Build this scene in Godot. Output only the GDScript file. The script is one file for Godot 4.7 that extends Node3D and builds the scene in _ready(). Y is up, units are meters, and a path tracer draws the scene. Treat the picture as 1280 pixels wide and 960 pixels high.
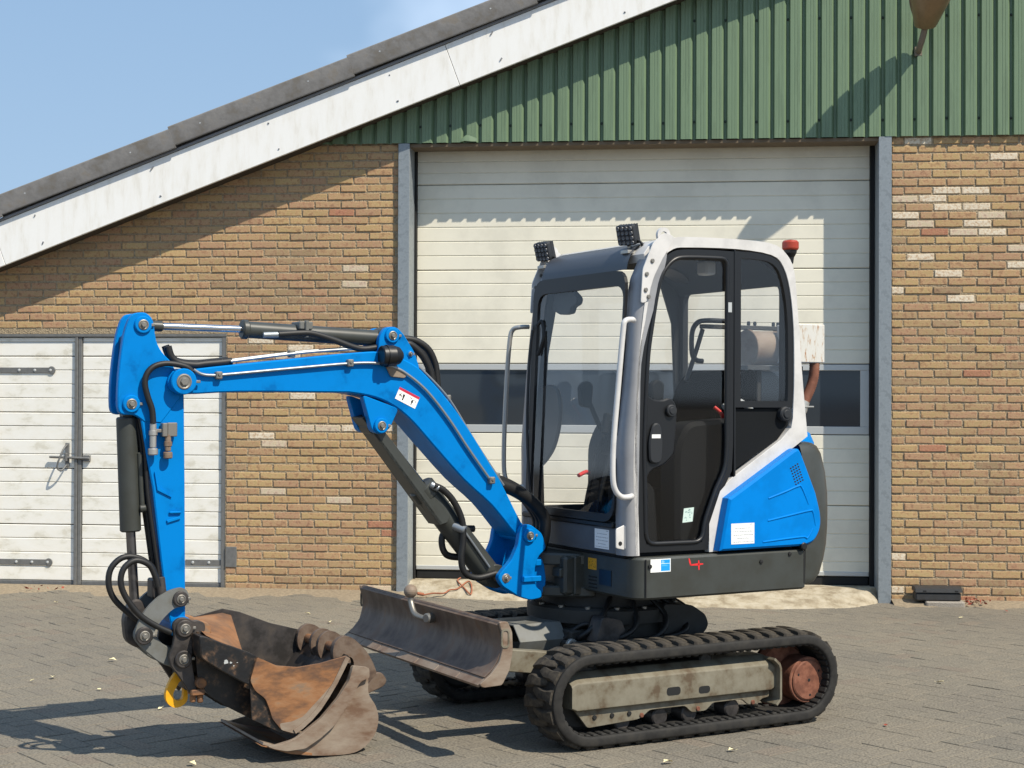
extends Node3D

# ---------------------------------------------------------------- mesh builder
class MB:
	var v := PackedVector3Array()
	var n := PackedVector3Array()
	var ix := PackedInt32Array()
	func tri(a: Vector3, b: Vector3, c: Vector3, na: Vector3, nb: Vector3, nc: Vector3) -> void:
		var k := v.size()
		var g := (b - a).cross(c - a)
		if g.length_squared() < 1e-16:
			return
		if g.dot(na + nb + nc) > 0.0:
			v.append_array([a, c, b]); n.append_array([na, nc, nb])
		else:
			v.append_array([a, b, c]); n.append_array([na, nb, nc])
		ix.append_array([k, k + 1, k + 2])
	func quad(a: Vector3, b: Vector3, c: Vector3, d: Vector3, na: Vector3, nb: Vector3, nc: Vector3, nd: Vector3) -> void:
		tri(a, b, c, na, nb, nc)
		tri(a, c, d, na, nc, nd)
	func flat(a: Vector3, b: Vector3, c: Vector3, d: Vector3, out: Vector3) -> void:
		var g := (b - a).cross(d - a)
		if g.length_squared() < 1e-14:
			g = (c - a).cross(d - a)
		g = g.normalized()
		if g.dot(out) < 0.0:
			g = -g
		quad(a, b, c, d, g, g, g, g)
	# extruded polygon (x, y) from z0 to z1 with chamfered faces
	func prism(src: PackedVector2Array, z0: float, z1: float, bev := 0.0, xf := Transform3D.IDENTITY, back := true) -> void:
		var p := src.duplicate()
		var area := 0.0
		for i in p.size():
			var q := p[(i + 1) % p.size()]
			area += p[i].x * q.y - q.x * p[i].y
		if area < 0.0:
			p.reverse()
		var m := p.size()
		var en: Array[Vector2] = []
		for i in m:
			var e := (p[(i + 1) % m] - p[i]).normalized()
			en.append(Vector2(e.y, -e.x))
		var inn := PackedVector2Array()
		for i in m:
			var a := en[(i + m - 1) % m]
			var b := en[i]
			var o := (a + b) / maxf(1.0 + a.dot(b), 0.25)
			inn.append(p[i] - o * bev)
		var levels: Array = [[inn, z0], [p, z0 + bev], [p, z1 - bev], [inn, z1]]
		if bev <= 0.0:
			levels = [[p, z0], [p, z1]]
		var bs := xf.basis
		for l in levels.size() - 1:
			var lo: PackedVector2Array = levels[l][0]
			var hi: PackedVector2Array = levels[l + 1][0]
			var za: float = levels[l][1]
			var zb: float = levels[l + 1][1]
			if not back and l == 0 and levels.size() == 4:
				continue
			var tilt := 0.0
			if levels.size() == 4 and l != 1:
				tilt = -1.0 if l == 0 else 1.0
			for i in m:
				var j := (i + 1) % m
				var e := en[i]
				var ni := e
				var nj := e
				if en[(i + m - 1) % m].dot(e) > 0.78:
					ni = (en[(i + m - 1) % m] + e).normalized()
				if en[j].dot(e) > 0.78:
					nj = (en[j] + e).normalized()
				var n1 := (bs * Vector3(ni.x, ni.y, tilt)).normalized()
				var n2 := (bs * Vector3(nj.x, nj.y, tilt)).normalized()
				quad(xf * Vector3(lo[i].x, lo[i].y, za), xf * Vector3(lo[j].x, lo[j].y, za), xf * Vector3(hi[j].x, hi[j].y, zb), xf * Vector3(hi[i].x, hi[i].y, zb), n1, n2, n2, n1)
		var t := Geometry2D.triangulate_polygon(inn)
		if t.is_empty():
			t = Geometry2D.triangulate_polygon(p)
			inn = p
		var up := (bs * Vector3.BACK).normalized()
		for k in range(0, t.size(), 3):
			var a := inn[t[k]]
			var b := inn[t[k + 1]]
			var c := inn[t[k + 2]]
			tri(xf * Vector3(a.x, a.y, z1), xf * Vector3(b.x, b.y, z1), xf * Vector3(c.x, c.y, z1), up, up, up)
			if back:
				tri(xf * Vector3(a.x, a.y, z0), xf * Vector3(b.x, b.y, z0), xf * Vector3(c.x, c.y, z0), -up, -up, -up)
	func box(lo: Vector3, hi: Vector3, bev := 0.0, xf := Transform3D.IDENTITY) -> void:
		var b := minf(bev, 0.45 * minf(hi.x - lo.x, hi.y - lo.y))
		var p := PackedVector2Array([Vector2(lo.x, lo.y), Vector2(hi.x, lo.y), Vector2(hi.x, hi.y), Vector2(lo.x, hi.y)])
		if b > 0.0:
			p = PackedVector2Array([Vector2(lo.x + b, lo.y), Vector2(hi.x - b, lo.y), Vector2(hi.x, lo.y + b), Vector2(hi.x, hi.y - b), Vector2(hi.x - b, hi.y), Vector2(lo.x + b, hi.y), Vector2(lo.x, hi.y - b), Vector2(lo.x, lo.y + b)])
		prism(p, lo.z, hi.z, minf(b, 0.45 * (hi.z - lo.z)), xf)
	# profile of (distance along the axis, radius), flat along the profile and smooth around
	func lathe(o: Vector3, axis: Vector3, prof: Array, segs := 20) -> void:
		var w := axis.normalized()
		var u := w.cross(Vector3.UP if absf(w.y) < 0.9 else Vector3.RIGHT).normalized()
		var t := w.cross(u)
		for k in prof.size() - 1:
			var p: Vector2 = prof[k]
			var q: Vector2 = prof[k + 1]
			var s := Vector2(q.y - p.y, q.x - p.x)
			for i in segs:
				var a := TAU * i / segs
				var b := TAU * (i + 1) / segs
				var da := u * cos(a) + t * sin(a)
				var db := u * cos(b) + t * sin(b)
				var na := (da * s.y - w * s.x).normalized()
				var nb := (db * s.y - w * s.x).normalized()
				quad(o + w * p.x + da * p.y, o + w * p.x + db * p.y, o + w * q.x + db * q.y, o + w * q.x + da * q.y, na, nb, nb, na)
	func cyl(a: Vector3, b: Vector3, r: float, segs := 20, bev := 0.004) -> void:
		var l := a.distance_to(b)
		var e := minf(bev, minf(r, l) * 0.4)
		lathe(a, b - a, [Vector2(0, 0), Vector2(0, r - e), Vector2(e, r), Vector2(l - e, r), Vector2(l, r - e), Vector2(l, 0)], segs)
	func sweep(path: PackedVector3Array, r: float, segs := 10, ripple := 0.0) -> void:
		var u := Vector3.ZERO
		var last: Array[Vector3] = []
		var lastn: Array[Vector3] = []
		for k in path.size():
			var d := (path[mini(k + 1, path.size() - 1)] - path[maxi(k - 1, 0)]).normalized()
			if u == Vector3.ZERO:
				u = d.cross(Vector3.UP if absf(d.y) < 0.9 else Vector3.RIGHT).normalized()
			u = (u - d * u.dot(d)).normalized()
			var t := d.cross(u)
			var ring: Array[Vector3] = []
			var rn: Array[Vector3] = []
			var rr := r * (1.0 + (ripple if k % 2 == 0 else 0.0))
			for i in segs:
				var nn := u * cos(TAU * i / segs) + t * sin(TAU * i / segs)
				ring.append(path[k] + nn * rr)
				rn.append(nn)
			if k > 0:
				for i in segs:
					var j := (i + 1) % segs
					quad(last[i], last[j], ring[j], ring[i], lastn[i], lastn[j], rn[j], rn[i])
			if k == 0 or k == path.size() - 1:
				var cn := -d if k == 0 else d
				for i in segs:
					tri(path[k], ring[i], ring[(i + 1) % segs], cn, cn, cn)
			last = ring
			lastn = rn
	# smooth skin through rows of points; two-sided sheets get a thickness from sheet()
	func skin(rows: Array, closed := false, flip := false) -> void:
		var nr := rows.size()
		var nc: int = rows[0].size()
		var acc: Array = []
		for r in nr:
			var line: Array[Vector3] = []
			line.resize(nc)
			line.fill(Vector3.ZERO)
			acc.append(line)
		var cols := nc if closed else nc - 1
		for r in nr - 1:
			for c in cols:
				var d := (c + 1) % nc
				var g: Vector3 = (rows[r + 1][d] - rows[r][c]).cross(rows[r + 1][c] - rows[r][d])
				if flip:
					g = -g
				for s in [[r, c], [r, d], [r + 1, c], [r + 1, d]]:
					acc[s[0]][s[1]] += g
		for r in nr - 1:
			for c in cols:
				var d := (c + 1) % nc
				quad(rows[r][c], rows[r][d], rows[r + 1][d], rows[r + 1][c], acc[r][c].normalized(), acc[r][d].normalized(), acc[r + 1][d].normalized(), acc[r + 1][c].normalized())
	func mesh() -> ArrayMesh:
		var a := []
		a.resize(Mesh.ARRAY_MAX)
		a[Mesh.ARRAY_VERTEX] = v
		a[Mesh.ARRAY_NORMAL] = n
		a[Mesh.ARRAY_INDEX] = ix
		var m := ArrayMesh.new()
		m.add_surface_from_arrays(Mesh.PRIMITIVE_TRIANGLES, a)
		return m

# ---------------------------------------------------------------- helpers
var counts := {}
var rng := RandomNumberGenerator.new()

func numbered(parent: Node, called: String) -> String:
	var key := "%d/%s" % [parent.get_instance_id(), called]
	var k: int = counts.get(key, 0)
	counts[key] = k + 1
	return called if k == 0 else "%s_%03d" % [called, k]

func put(parent: Node, called: String, mb, mat: Material, at := Transform3D.IDENTITY) -> MeshInstance3D:
	var o := MeshInstance3D.new()
	o.name = numbered(parent, called)
	o.mesh = mb.mesh() if mb is MB else mb
	o.material_override = mat
	o.transform = at
	parent.add_child(o, true)
	return o

func tag(o: Node, label: String, category: String, group := "") -> void:
	o.set_meta("label", label)
	o.set_meta("category", category)
	if group != "":
		o.set_meta("group", group)

func base(called: String, at := Transform3D.IDENTITY) -> Node3D:
	var o := Node3D.new()
	o.name = numbered(self, called)
	o.transform = at
	add_child(o, true)
	return o

func group_part(parent: Node, called: String) -> Node3D:
	var o := Node3D.new()
	o.name = numbered(parent, called)
	parent.add_child(o, true)
	return o

func P(a: Array) -> PackedVector2Array:      # flat x, y pairs to a polygon
	var r := PackedVector2Array()
	for i in range(0, a.size(), 2):
		r.append(Vector2(a[i], a[i + 1]))
	return r

func V(x: float, y: float, z: float) -> Vector3:
	return Vector3(x, y, z)

func fillet(p: PackedVector2Array, d: float, seg := 4, skip: Array = []) -> PackedVector2Array:
	var r := PackedVector2Array()
	var m := p.size()
	for i in m:
		var c := p[i]
		if i in skip:
			r.append(c)
			continue
		var a := p[(i + m - 1) % m] - c
		var b := p[(i + 1) % m] - c
		var da := minf(d, a.length() * 0.48)
		var db := minf(d, b.length() * 0.48)
		if absf(a.normalized().dot(b.normalized())) > 0.985:
			r.append(c)
			continue
		var s := c + a.normalized() * da
		var e := c + b.normalized() * db
		for k in seg + 1:
			var t := float(k) / seg
			r.append(s * (1 - t) * (1 - t) + c * 2.0 * t * (1 - t) + e * t * t)
	return r

func smooth2(p: PackedVector2Array, sub := 4) -> PackedVector2Array:
	var r := PackedVector2Array()
	for i in p.size() - 1:
		for k in sub:
			r.append(p[i].cubic_interpolate(p[i + 1], p[maxi(i - 1, 0)], p[mini(i + 2, p.size() - 1)], float(k) / sub))
	r.append(p[p.size() - 1])
	return r

func curve(p: Array, sub := 6) -> PackedVector3Array:
	var r := PackedVector3Array()
	for i in p.size() - 1:
		var a: Vector3 = p[i]
		var b: Vector3 = p[i + 1]
		for k in sub:
			r.append(a.cubic_interpolate(b, p[maxi(i - 1, 0)], p[mini(i + 2, p.size() - 1)], float(k) / sub))
	r.append(p[p.size() - 1])
	return r

func flatcurve(a: Array, z: float, sub := 6) -> PackedVector3Array:
	var q: Array = []
	for i in range(0, a.size(), 2):
		q.append(Vector3(a[i], a[i + 1], z))
	return curve(q, sub)

func circle(cx: float, cy: float, r: float, seg := 20) -> PackedVector2Array:
	var p := PackedVector2Array()
	for i in seg:
		p.append(Vector2(cx + r * cos(TAU * i / seg), cy + r * sin(TAU * i / seg)))
	return p

# a frame between two outlines with equally many corners
func ring(mb: MB, outer: PackedVector2Array, inner: PackedVector2Array, z0: float, z1: float, xf := Transform3D.IDENTITY) -> void:
	var m := outer.size()
	for i in m:
		var j := (i + 1) % m
		for f in [[z1, 1.0], [z0, -1.0]]:
			mb.flat(xf * V(outer[i].x, outer[i].y, f[0]), xf * V(outer[j].x, outer[j].y, f[0]), xf * V(inner[j].x, inner[j].y, f[0]), xf * V(inner[i].x, inner[i].y, f[0]), xf.basis * V(0, 0, f[1]))
		var mid := (outer[i] + outer[j]) * 0.5 - (inner[i] + inner[j]) * 0.5
		mb.flat(xf * V(outer[i].x, outer[i].y, z0), xf * V(outer[j].x, outer[j].y, z0), xf * V(outer[j].x, outer[j].y, z1), xf * V(outer[i].x, outer[i].y, z1), xf.basis * V(mid.x, mid.y, 0))
		mb.flat(xf * V(inner[i].x, inner[i].y, z0), xf * V(inner[j].x, inner[j].y, z0), xf * V(inner[j].x, inner[j].y, z1), xf * V(inner[i].x, inner[i].y, z1), xf.basis * V(-mid.x, -mid.y, 0))

# ---------------------------------------------------------------- materials
var texs := {}

func noise(seed_: int, freq: float, oct: int, cols: Array, offs: Array, size := 256, kind := FastNoiseLite.TYPE_SIMPLEX_SMOOTH) -> NoiseTexture2D:
	var key := str([seed_, freq, oct, cols, offs, size, kind])
	if texs.has(key):
		return texs[key]
	var f := FastNoiseLite.new()
	f.seed = seed_
	f.noise_type = kind
	f.frequency = freq
	f.fractal_type = FastNoiseLite.FRACTAL_FBM
	f.fractal_octaves = oct
	f.fractal_gain = 0.62
	f.fractal_lacunarity = 2.1
	var g := Gradient.new()
	g.offsets = PackedFloat32Array(offs)
	var cc := PackedColorArray()
	for c in cols:
		cc.append(c if c is Color else Color(c, c, c))
	g.colors = cc
	var t := NoiseTexture2D.new()
	t.width = size
	t.height = size
	t.seamless = true
	t.noise = f
	t.color_ramp = g
	texs[key] = t
	return t

func M(c: Color, rough := 0.6, metal := 0.0) -> StandardMaterial3D:
	var m := StandardMaterial3D.new()
	m.albedo_color = c
	m.roughness = rough
	m.metallic = metal
	return m

func tx(m: StandardMaterial3D, t: Texture2D, scale := 1.0, world := false) -> StandardMaterial3D:
	m.albedo_texture = t
	m.uv1_triplanar = true
	m.uv1_world_triplanar = world
	m.uv1_scale = Vector3.ONE * scale
	return m

func relief(m: StandardMaterial3D, t: Texture2D, cm: float) -> StandardMaterial3D:
	m.heightmap_enabled = true
	m.heightmap_texture = t
	m.heightmap_scale = cm
	return m

func rgb(r: int, g: int, b: int) -> Color:
	return Color(r / 255.0, g / 255.0, b / 255.0)

var mt := {}

func make_materials() -> void:
	var fine := noise(3, 0.09, 4, [0.0, 1.0], [0.2, 0.8], 256)
	var grime := noise(11, 0.008, 6, [0.93, 0.975, 1.0], [0.25, 0.5, 0.75], 512)
	var soft := noise(12, 0.01, 4, [0.95, 1.0], [0.3, 0.6], 256)
	var dust := noise(13, 0.009, 7, [rgb(232, 226, 216), rgb(246, 244, 241), rgb(255, 255, 255)], [0.2, 0.5, 0.8], 512)
	var m := tx(M(rgb(0, 119, 195), 0.38), noise(14, 0.008, 8, [Color(0.84, 0.86, 0.88), Color(0.97, 0.97, 0.97), Color(1, 1, 1)], [0.14, 0.3, 0.5], 512), 1.1)
	m.metallic_specular = 0.22
	mt.blue = m
	mt.blue_panel = tx(M(rgb(0, 121, 204), 0.42), soft, 1.5)
	mt.blue_panel.metallic_specular = 0.2
	mt.grey = tx(M(rgb(60, 63, 60), 0.42), dust, 1.1)
	mt.grey_light = tx(M(rgb(108, 110, 108), 0.5), dust, 2.1)
	mt.frame_grey = relief(tx(M(rgb(131, 127, 115), 0.7), noise(21, 0.011, 7, [rgb(166, 144, 122), rgb(204, 196, 182), rgb(226, 222, 212), rgb(240, 238, 230)], [0.16, 0.34, 0.55, 0.85], 512), 1.1), fine, 0.03)
	m = tx(M(rgb(206, 204, 201), 0.36), grime, 1.3)
	m.clearcoat_enabled = true
	m.clearcoat = 0.25
	m.clearcoat_roughness = 0.25
	mt.white = m
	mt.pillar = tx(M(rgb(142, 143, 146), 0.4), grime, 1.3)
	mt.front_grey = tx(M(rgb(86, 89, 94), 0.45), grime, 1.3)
	mt.dusty = relief(tx(M(rgb(80, 75, 67), 0.9), noise(32, 0.012, 7, [rgb(120, 116, 112), rgb(190, 186, 180), rgb(255, 248, 236)], [0.25, 0.5, 0.85], 512), 2.4), fine, 0.05)
	mt.black = M(rgb(20, 21, 23), 0.4)
	mt.cabin = M(rgb(22, 24, 26), 0.6)
	mt.cabin.metallic_specular = 0.25
	mt.trim = M(rgb(30, 33, 37), 0.6)
	mt.headliner = tx(M(rgb(38, 39, 40), 0.9), soft, 3.0)
	mt.seat = relief(M(rgb(11, 11, 12), 0.95), fine, 0.03)
	mt.seat.uv1_triplanar = true
	mt.seat.metallic_specular = 0.05
	mt.hose = M(rgb(22, 22, 22), 0.55)
	mt.rubber = relief(tx(M(rgb(45, 44, 42), 0.82), noise(31, 0.012, 7, [rgb(150, 146, 142), rgb(205, 202, 198), rgb(255, 248, 236)], [0.25, 0.55, 0.85], 512), 1.6), fine, 0.04)
	mt.chrome = M(rgb(205, 205, 205), 0.16, 1.0)
	mt.chrome_dull = M(rgb(120, 116, 114), 0.3, 0.9)
	mt.pipe = M(rgb(150, 156, 160), 0.42, 0.7)
	mt.pin = M(rgb(140, 136, 128), 0.45, 0.7)
	mt.galv = tx(M(rgb(142, 150, 155), 0.5, 0.25), noise(41, 0.03, 5, [0.9, 1.0, 0.95], [0.3, 0.5, 0.7], 256), 2.0, true)
	mt.rust = relief(tx(M(rgb(255, 255, 255), 0.8), noise(51, 0.007, 8, [rgb(84, 62, 48), rgb(114, 80, 54), rgb(134, 92, 58), rgb(142, 104, 72), rgb(122, 102, 84)], [0.2, 0.38, 0.52, 0.68, 0.85], 512), 1.4), fine, 0.05)
	mt.rust.uv1_scale = V(0.9, 2.2, 1.2)
	mt.rust_red = relief(tx(M(rgb(255, 255, 255), 0.8), noise(52, 0.012, 7, [rgb(100, 60, 44), rgb(122, 76, 57), rgb(136, 92, 72)], [0.25, 0.5, 0.8], 512), 2.0), fine, 0.04)
	mt.steel_brown = relief(tx(M(rgb(255, 255, 255), 0.62, 0.05), noise(53, 0.009, 8, [rgb(76, 60, 50), rgb(96, 79, 66), rgb(108, 93, 80), rgb(100, 80, 64)], [0.2, 0.42, 0.6, 0.82], 512), 1.3), fine, 0.05)
	mt.steel_pale = relief(tx(M(rgb(255, 255, 255), 0.62, 0.04), noise(54, 0.007, 8, [rgb(102, 78, 60), rgb(122, 104, 88), rgb(132, 117, 102), rgb(140, 127, 112)], [0.18, 0.4, 0.62, 0.85], 512), 1.2), fine, 0.035)
	mt.steel_pale.uv1_scale = V(0.9, 1.9, 1.1)
	mt.blade = relief(tx(M(rgb(255, 255, 255), 0.55, 0.12), noise(55, 0.007, 8, [rgb(70, 55, 46), rgb(90, 75, 64), rgb(106, 92, 80), rgb(104, 80, 62)], [0.22, 0.44, 0.62, 0.82], 512), 1.0), fine, 0.03)
	mt.blade.uv1_scale = V(2.6, 0.7, 1.4)
	mt.steel_dark = relief(tx(M(rgb(255, 255, 255), 0.5, 0.4), noise(56, 0.008, 7, [rgb(52, 49, 47), rgb(70, 66, 64), rgb(84, 77, 71)], [0.25, 0.5, 0.8], 512), 1.4), fine, 0.03)
	mt.black_worn = relief(tx(M(rgb(255, 255, 255), 0.42), noise(57, 0.012, 8, [rgb(20, 20, 22), rgb(27, 26, 26), rgb(52, 42, 35), rgb(92, 70, 52), rgb(112, 100, 88)], [0.28, 0.5, 0.64, 0.78, 0.92], 512), 1.8), fine, 0.03)
	mt.under = tx(M(rgb(48, 48, 46), 0.7), dust, 2.5)
	mt.yellow = tx(M(rgb(236, 168, 14), 0.5), grime, 6.0)
	mt.red = M(rgb(200, 40, 34), 0.5)
	mt.amber = M(rgb(158, 56, 34), 0.35)
	mt.silver = M(rgb(176, 174, 168), 0.4, 0.6)
	m = M(Color(0.03, 0.04, 0.04, 0.07), 0.02)
	m.transparency = BaseMaterial3D.TRANSPARENCY_ALPHA
	mt.glass = m
	m = M(Color(0.02, 0.025, 0.03, 0.5), 0.02)
	m.transparency = BaseMaterial3D.TRANSPARENCY_ALPHA
	mt.glass_dark = m
	# building
	var tones := [[160, 136, 109], [168, 143, 114], [174, 147, 114], [177, 144, 116], [179, 148, 117], [180, 152, 115], [183, 152, 118], [184, 156, 117], [187, 159, 119], [191, 163, 122]]
	var bricks: Array = []
	var bt := noise(61, 0.016, 8, [Color(0.80, 0.77, 0.75), Color(0.93, 0.88, 0.85), Color(1.0, 0.99, 0.96), Color(0.93, 0.94, 0.88), Color(1.0, 0.96, 0.90)], [0.16, 0.34, 0.52, 0.70, 0.88], 512)
	var speck := noise(62, 0.11, 3, [0.0, 1.0], [0.25, 0.7], 256)
	for t in tones:
		bricks.append(relief(tx(M(rgb(t[0], t[1], t[2]), 0.92), bt, 2.1, true), speck, 0.05))
	mt.bricks = bricks
	var chalk := noise(63, 0.03, 7, [rgb(196, 168, 140), rgb(220, 204, 182), rgb(236, 228, 212)], [0.22, 0.38, 0.6], 512)
	mt.brick_chalk = relief(tx(M(rgb(236, 230, 220), 0.95), chalk, 2.2, true), speck, 0.06)
	mt.brick_pale = relief(tx(M(rgb(206, 190, 170), 0.95), bt, 2.3, true), speck, 0.06)
	mt.brick_red = relief(tx(M(rgb(176, 128, 104), 0.95), bt, 2.1, true), speck, 0.08)
	mt.mortar = relief(tx(M(rgb(168, 151, 124), 0.98), noise(64, 0.03, 6, [0.82, 1.0], [0.25, 0.7], 512), 2.0, true), speck, 0.3)
	mt.green = tx(M(rgb(108, 130, 102), 0.5), noise(71, 0.012, 6, [0.93, 1.0, 0.97], [0.25, 0.5, 0.8], 512), 0.8, true)
	mt.green.uv1_scale = V(2.4, 0.25, 1.0)
	mt.screw = M(rgb(40, 50, 42), 0.6)
	mt.fascia = tx(M(rgb(238, 237, 233), 0.6), noise(72, 0.012, 7, [rgb(243, 241, 237), rgb(251, 250, 248), rgb(255, 255, 255)], [0.16, 0.34, 0.6], 512), 0.9, true)
	mt.fascia.uv1_scale = V(1.6, 0.35, 1.0)
	mt.verge = relief(tx(M(rgb(128, 126, 124), 0.85), noise(73, 0.009, 8, [rgb(222, 216, 206), rgb(236, 236, 236), rgb(255, 255, 255), rgb(252, 244, 232)], [0.2, 0.42, 0.64, 0.84], 512), 0.8, true), speck, 0.05)
	mt.drip = M(rgb(120, 122, 126), 0.6)
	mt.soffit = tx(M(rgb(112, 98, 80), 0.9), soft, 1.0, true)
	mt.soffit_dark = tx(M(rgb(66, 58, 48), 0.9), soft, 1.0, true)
	mt.door = tx(M(rgb(229, 224, 206), 0.5), noise(74, 0.006, 7, [0.955, 0.985, 1.0], [0.25, 0.45, 0.65], 512), 0.5, true)
	mt.old_board = tx(M(rgb(233, 231, 223), 0.7), noise(75, 0.01, 8, [rgb(231, 228, 220), rgb(247, 246, 242), rgb(253, 252, 250), rgb(255, 255, 255)], [0.14, 0.32, 0.46, 0.7], 512), 1.0, true)
	mt.old_board.uv1_scale = V(0.7, 1.4, 1.0)
	mt.rail = M(rgb(190, 192, 190), 0.4, 0.3)
	mt.seal = M(rgb(20, 21, 22), 0.8)
	mt.pane = M(rgb(46, 52, 58), 0.05)
	mt.iron = tx(M(rgb(118, 118, 116), 0.6, 0.3), grime, 4.0, true)
	mt.concrete = relief(tx(M(rgb(174, 167, 152), 0.95), noise(81, 0.012, 8, [rgb(196, 186, 170), rgb(236, 230, 218), rgb(255, 252, 246)], [0.25, 0.5, 0.75], 512), 0.9, true), speck, 0.2)
	mt.sand = relief(tx(M(rgb(146, 132, 110), 0.98), noise(82, 0.03, 7, [0.85, 1.0], [0.25, 0.7], 512), 1.6, true), speck, 0.2)
	var pv := noise(83, 0.075, 6, [0.62, 0.88, 0.97, 1.0], [0.12, 0.42, 0.6, 0.85], 512)
	var pavers: Array = []
	for c in PAVE:
		pavers.append(relief(tx(M(c, 0.93), pv, 1.7, true), speck, 0.15))
	mt.pavers = pavers
	m = relief(tx(M(Color.WHITE, 0.93), pv, 1.7, true), speck, 0.15)
	m.vertex_color_use_as_albedo = true
	mt.paver_field = m
	mt.far_ground = tx(M(rgb(122, 114, 101), 0.95), pv, 1.7, true)
	mt.bait = relief(tx(M(rgb(48, 49, 51), 0.6), dust, 3.0), fine, 0.03)
	mt.slab = relief(tx(M(rgb(168, 160, 148), 0.95), pv, 4.0), speck, 0.3)
	mt.leaf_pale = M(rgb(226, 214, 168), 0.8)
	mt.leaf_red = M(rgb(140, 62, 44), 0.8)
	mt.cord = M(rgb(150, 92, 66), 0.9)
	mt.lamp = tx(M(rgb(122, 110, 96), 0.55), grime, 4.0)
	mt.bowl = tx(M(rgb(134, 112, 84), 0.3), grime, 5.0)

# a printed sticker: rows of small illegible marks, or blocks, on a plain ground
func sticker(seed_: int, w: int, h: int, rows: Array) -> StandardMaterial3D:
	var im := Image.create(w, h, false, Image.FORMAT_RGB8)
	im.fill(rgb(228, 230, 230))
	var r := RandomNumberGenerator.new()
	r.seed = seed_
	for row in rows:
		var x: float = row[0] * w
		while x < row[1] * w:
			var l := r.randi_range(2, 5)
			for k in l:
				var hh := r.randi_range(4, 8)
				im.fill_rect(Rect2i(int(x) + k * 4, int(row[2] * h) - hh / 2 + r.randi_range(-1, 1), 2, hh), rgb(80, 82, 90))
				im.fill_rect(Rect2i(int(x) + k * 4, int(row[2] * h) + r.randi_range(-3, 3), 3, 2), rgb(70, 72, 80))
			x += l * 4 + 5
	return printed(im)

func printed(im: Image) -> StandardMaterial3D:
	var m := M(Color.WHITE, 0.4)
	m.albedo_texture = ImageTexture.create_from_image(im)
	return m

func decal(parent: Node, called: String, c: Vector3, ux: Vector3, uy: Vector3, mat: Material) -> MeshInstance3D:
	var a := []
	a.resize(Mesh.ARRAY_MAX)
	var nn := ux.cross(uy).normalized()
	a[Mesh.ARRAY_VERTEX] = PackedVector3Array([c - ux - uy, c + ux - uy, c + ux + uy, c - ux + uy])
	a[Mesh.ARRAY_NORMAL] = PackedVector3Array([nn, nn, nn, nn])
	a[Mesh.ARRAY_TEX_UV] = PackedVector2Array([Vector2(0, 1), Vector2(1, 1), Vector2(1, 0), Vector2(0, 0)])
	a[Mesh.ARRAY_INDEX] = PackedInt32Array([0, 2, 1, 0, 3, 2])
	var m := ArrayMesh.new()
	m.add_surface_from_arrays(Mesh.PRIMITIVE_TRIANGLES, a)
	return put(parent, called, m, mat)

# ---------------------------------------------------------------- scene
const PAVE := [Color8(112, 107, 96), Color8(119, 113, 101), Color8(124, 117, 104), Color8(127, 120, 106), Color8(131, 123, 108), Color8(127, 117, 103)]
const EYE := Vector3(0, 1.5, 11.75)
var cam: Camera3D

func _ready() -> void:
	rng.seed = 20240611
	cam = Camera3D.new()
	cam.name = "camera"
	cam.position = EYE
	cam.rotation = V(atan(20.0 / 1922.0), deg_to_rad(6.2), 0.004)
	cam.fov = rad_to_deg(2.0 * atan(480.0 / 1922.0))
	cam.near = 0.1
	cam.far = 600.0
	add_child(cam)
	var we := WorldEnvironment.new()
	we.name = "world_environment"
	var env := Environment.new()
	env.background_mode = Environment.BG_SKY
	var sm := ProceduralSkyMaterial.new()
	sm.sky_top_color = rgb(108, 146, 190)
	sm.sky_horizon_color = rgb(167, 193, 216)
	sm.sky_curve = 0.22
	sm.ground_horizon_color = rgb(150, 146, 138)
	sm.ground_bottom_color = rgb(110, 104, 96)
	sm.sky_energy_multiplier = 1.0
	sm.sun_angle_max = 12.0
	sm.sun_curve = 0.1
	sm.sky_cover = cirrus()
	sm.sky_cover_modulate = Color(1, 1, 1, 1)
	var sky := Sky.new()
	sky.sky_material = sm
	env.sky = sky
	env.tonemap_mode = Environment.TONE_MAPPER_LINEAR
	env.tonemap_exposure = 1.27
	env.sdfgi_enabled = true
	env.ssao_enabled = true
	env.ssil_enabled = true
	we.environment = env
	add_child(we)
	var sun := DirectionalLight3D.new()
	sun.name = "sun"
	sun.light_energy = 1.5
	sun.light_color = Color(1.0, 0.962, 0.895)
	sun.light_angular_distance = 0.5
	sun.shadow_enabled = true
	add_child(sun)
	sun.look_at_from_position(Vector3.ZERO, V(-1.4, -2.1, -1.0), Vector3.UP)
	make_materials()
	build_ground()
	build_barn()
	build_small_things()
	build_excavator()

func cirrus() -> Texture2D:
	var f := FastNoiseLite.new()
	f.seed = 5
	f.noise_type = FastNoiseLite.TYPE_SIMPLEX_SMOOTH
	f.frequency = 0.006
	f.fractal_octaves = 5
	f.domain_warp_enabled = true
	f.domain_warp_amplitude = 60.0
	f.domain_warp_frequency = 0.004
	var im := Image.create(1024, 512, false, Image.FORMAT_RGBA8)
	for y in 512:
		for x in 1024:
			var a := TAU * x / 1024.0
			var e := f.get_noise_3d(cos(a) * 163.0, y * 2.2, sin(a) * 163.0)
			var d := clampf((e + 0.12) * 0.62, 0.0, 0.30)
			im.set_pixel(x, y, Color(1, 1, 1, d))
	return ImageTexture.create_from_image(im)

# ---------------------------------------------------------------- ground
func in_view(p: Vector3) -> bool:
	var q := cam.transform.affine_inverse() * p
	if q.z > -1.0:
		return false
	var s := 1922.0 / -q.z
	return absf(q.x * s) < 640.0 and absf(q.y * s) < 480.0

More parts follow.
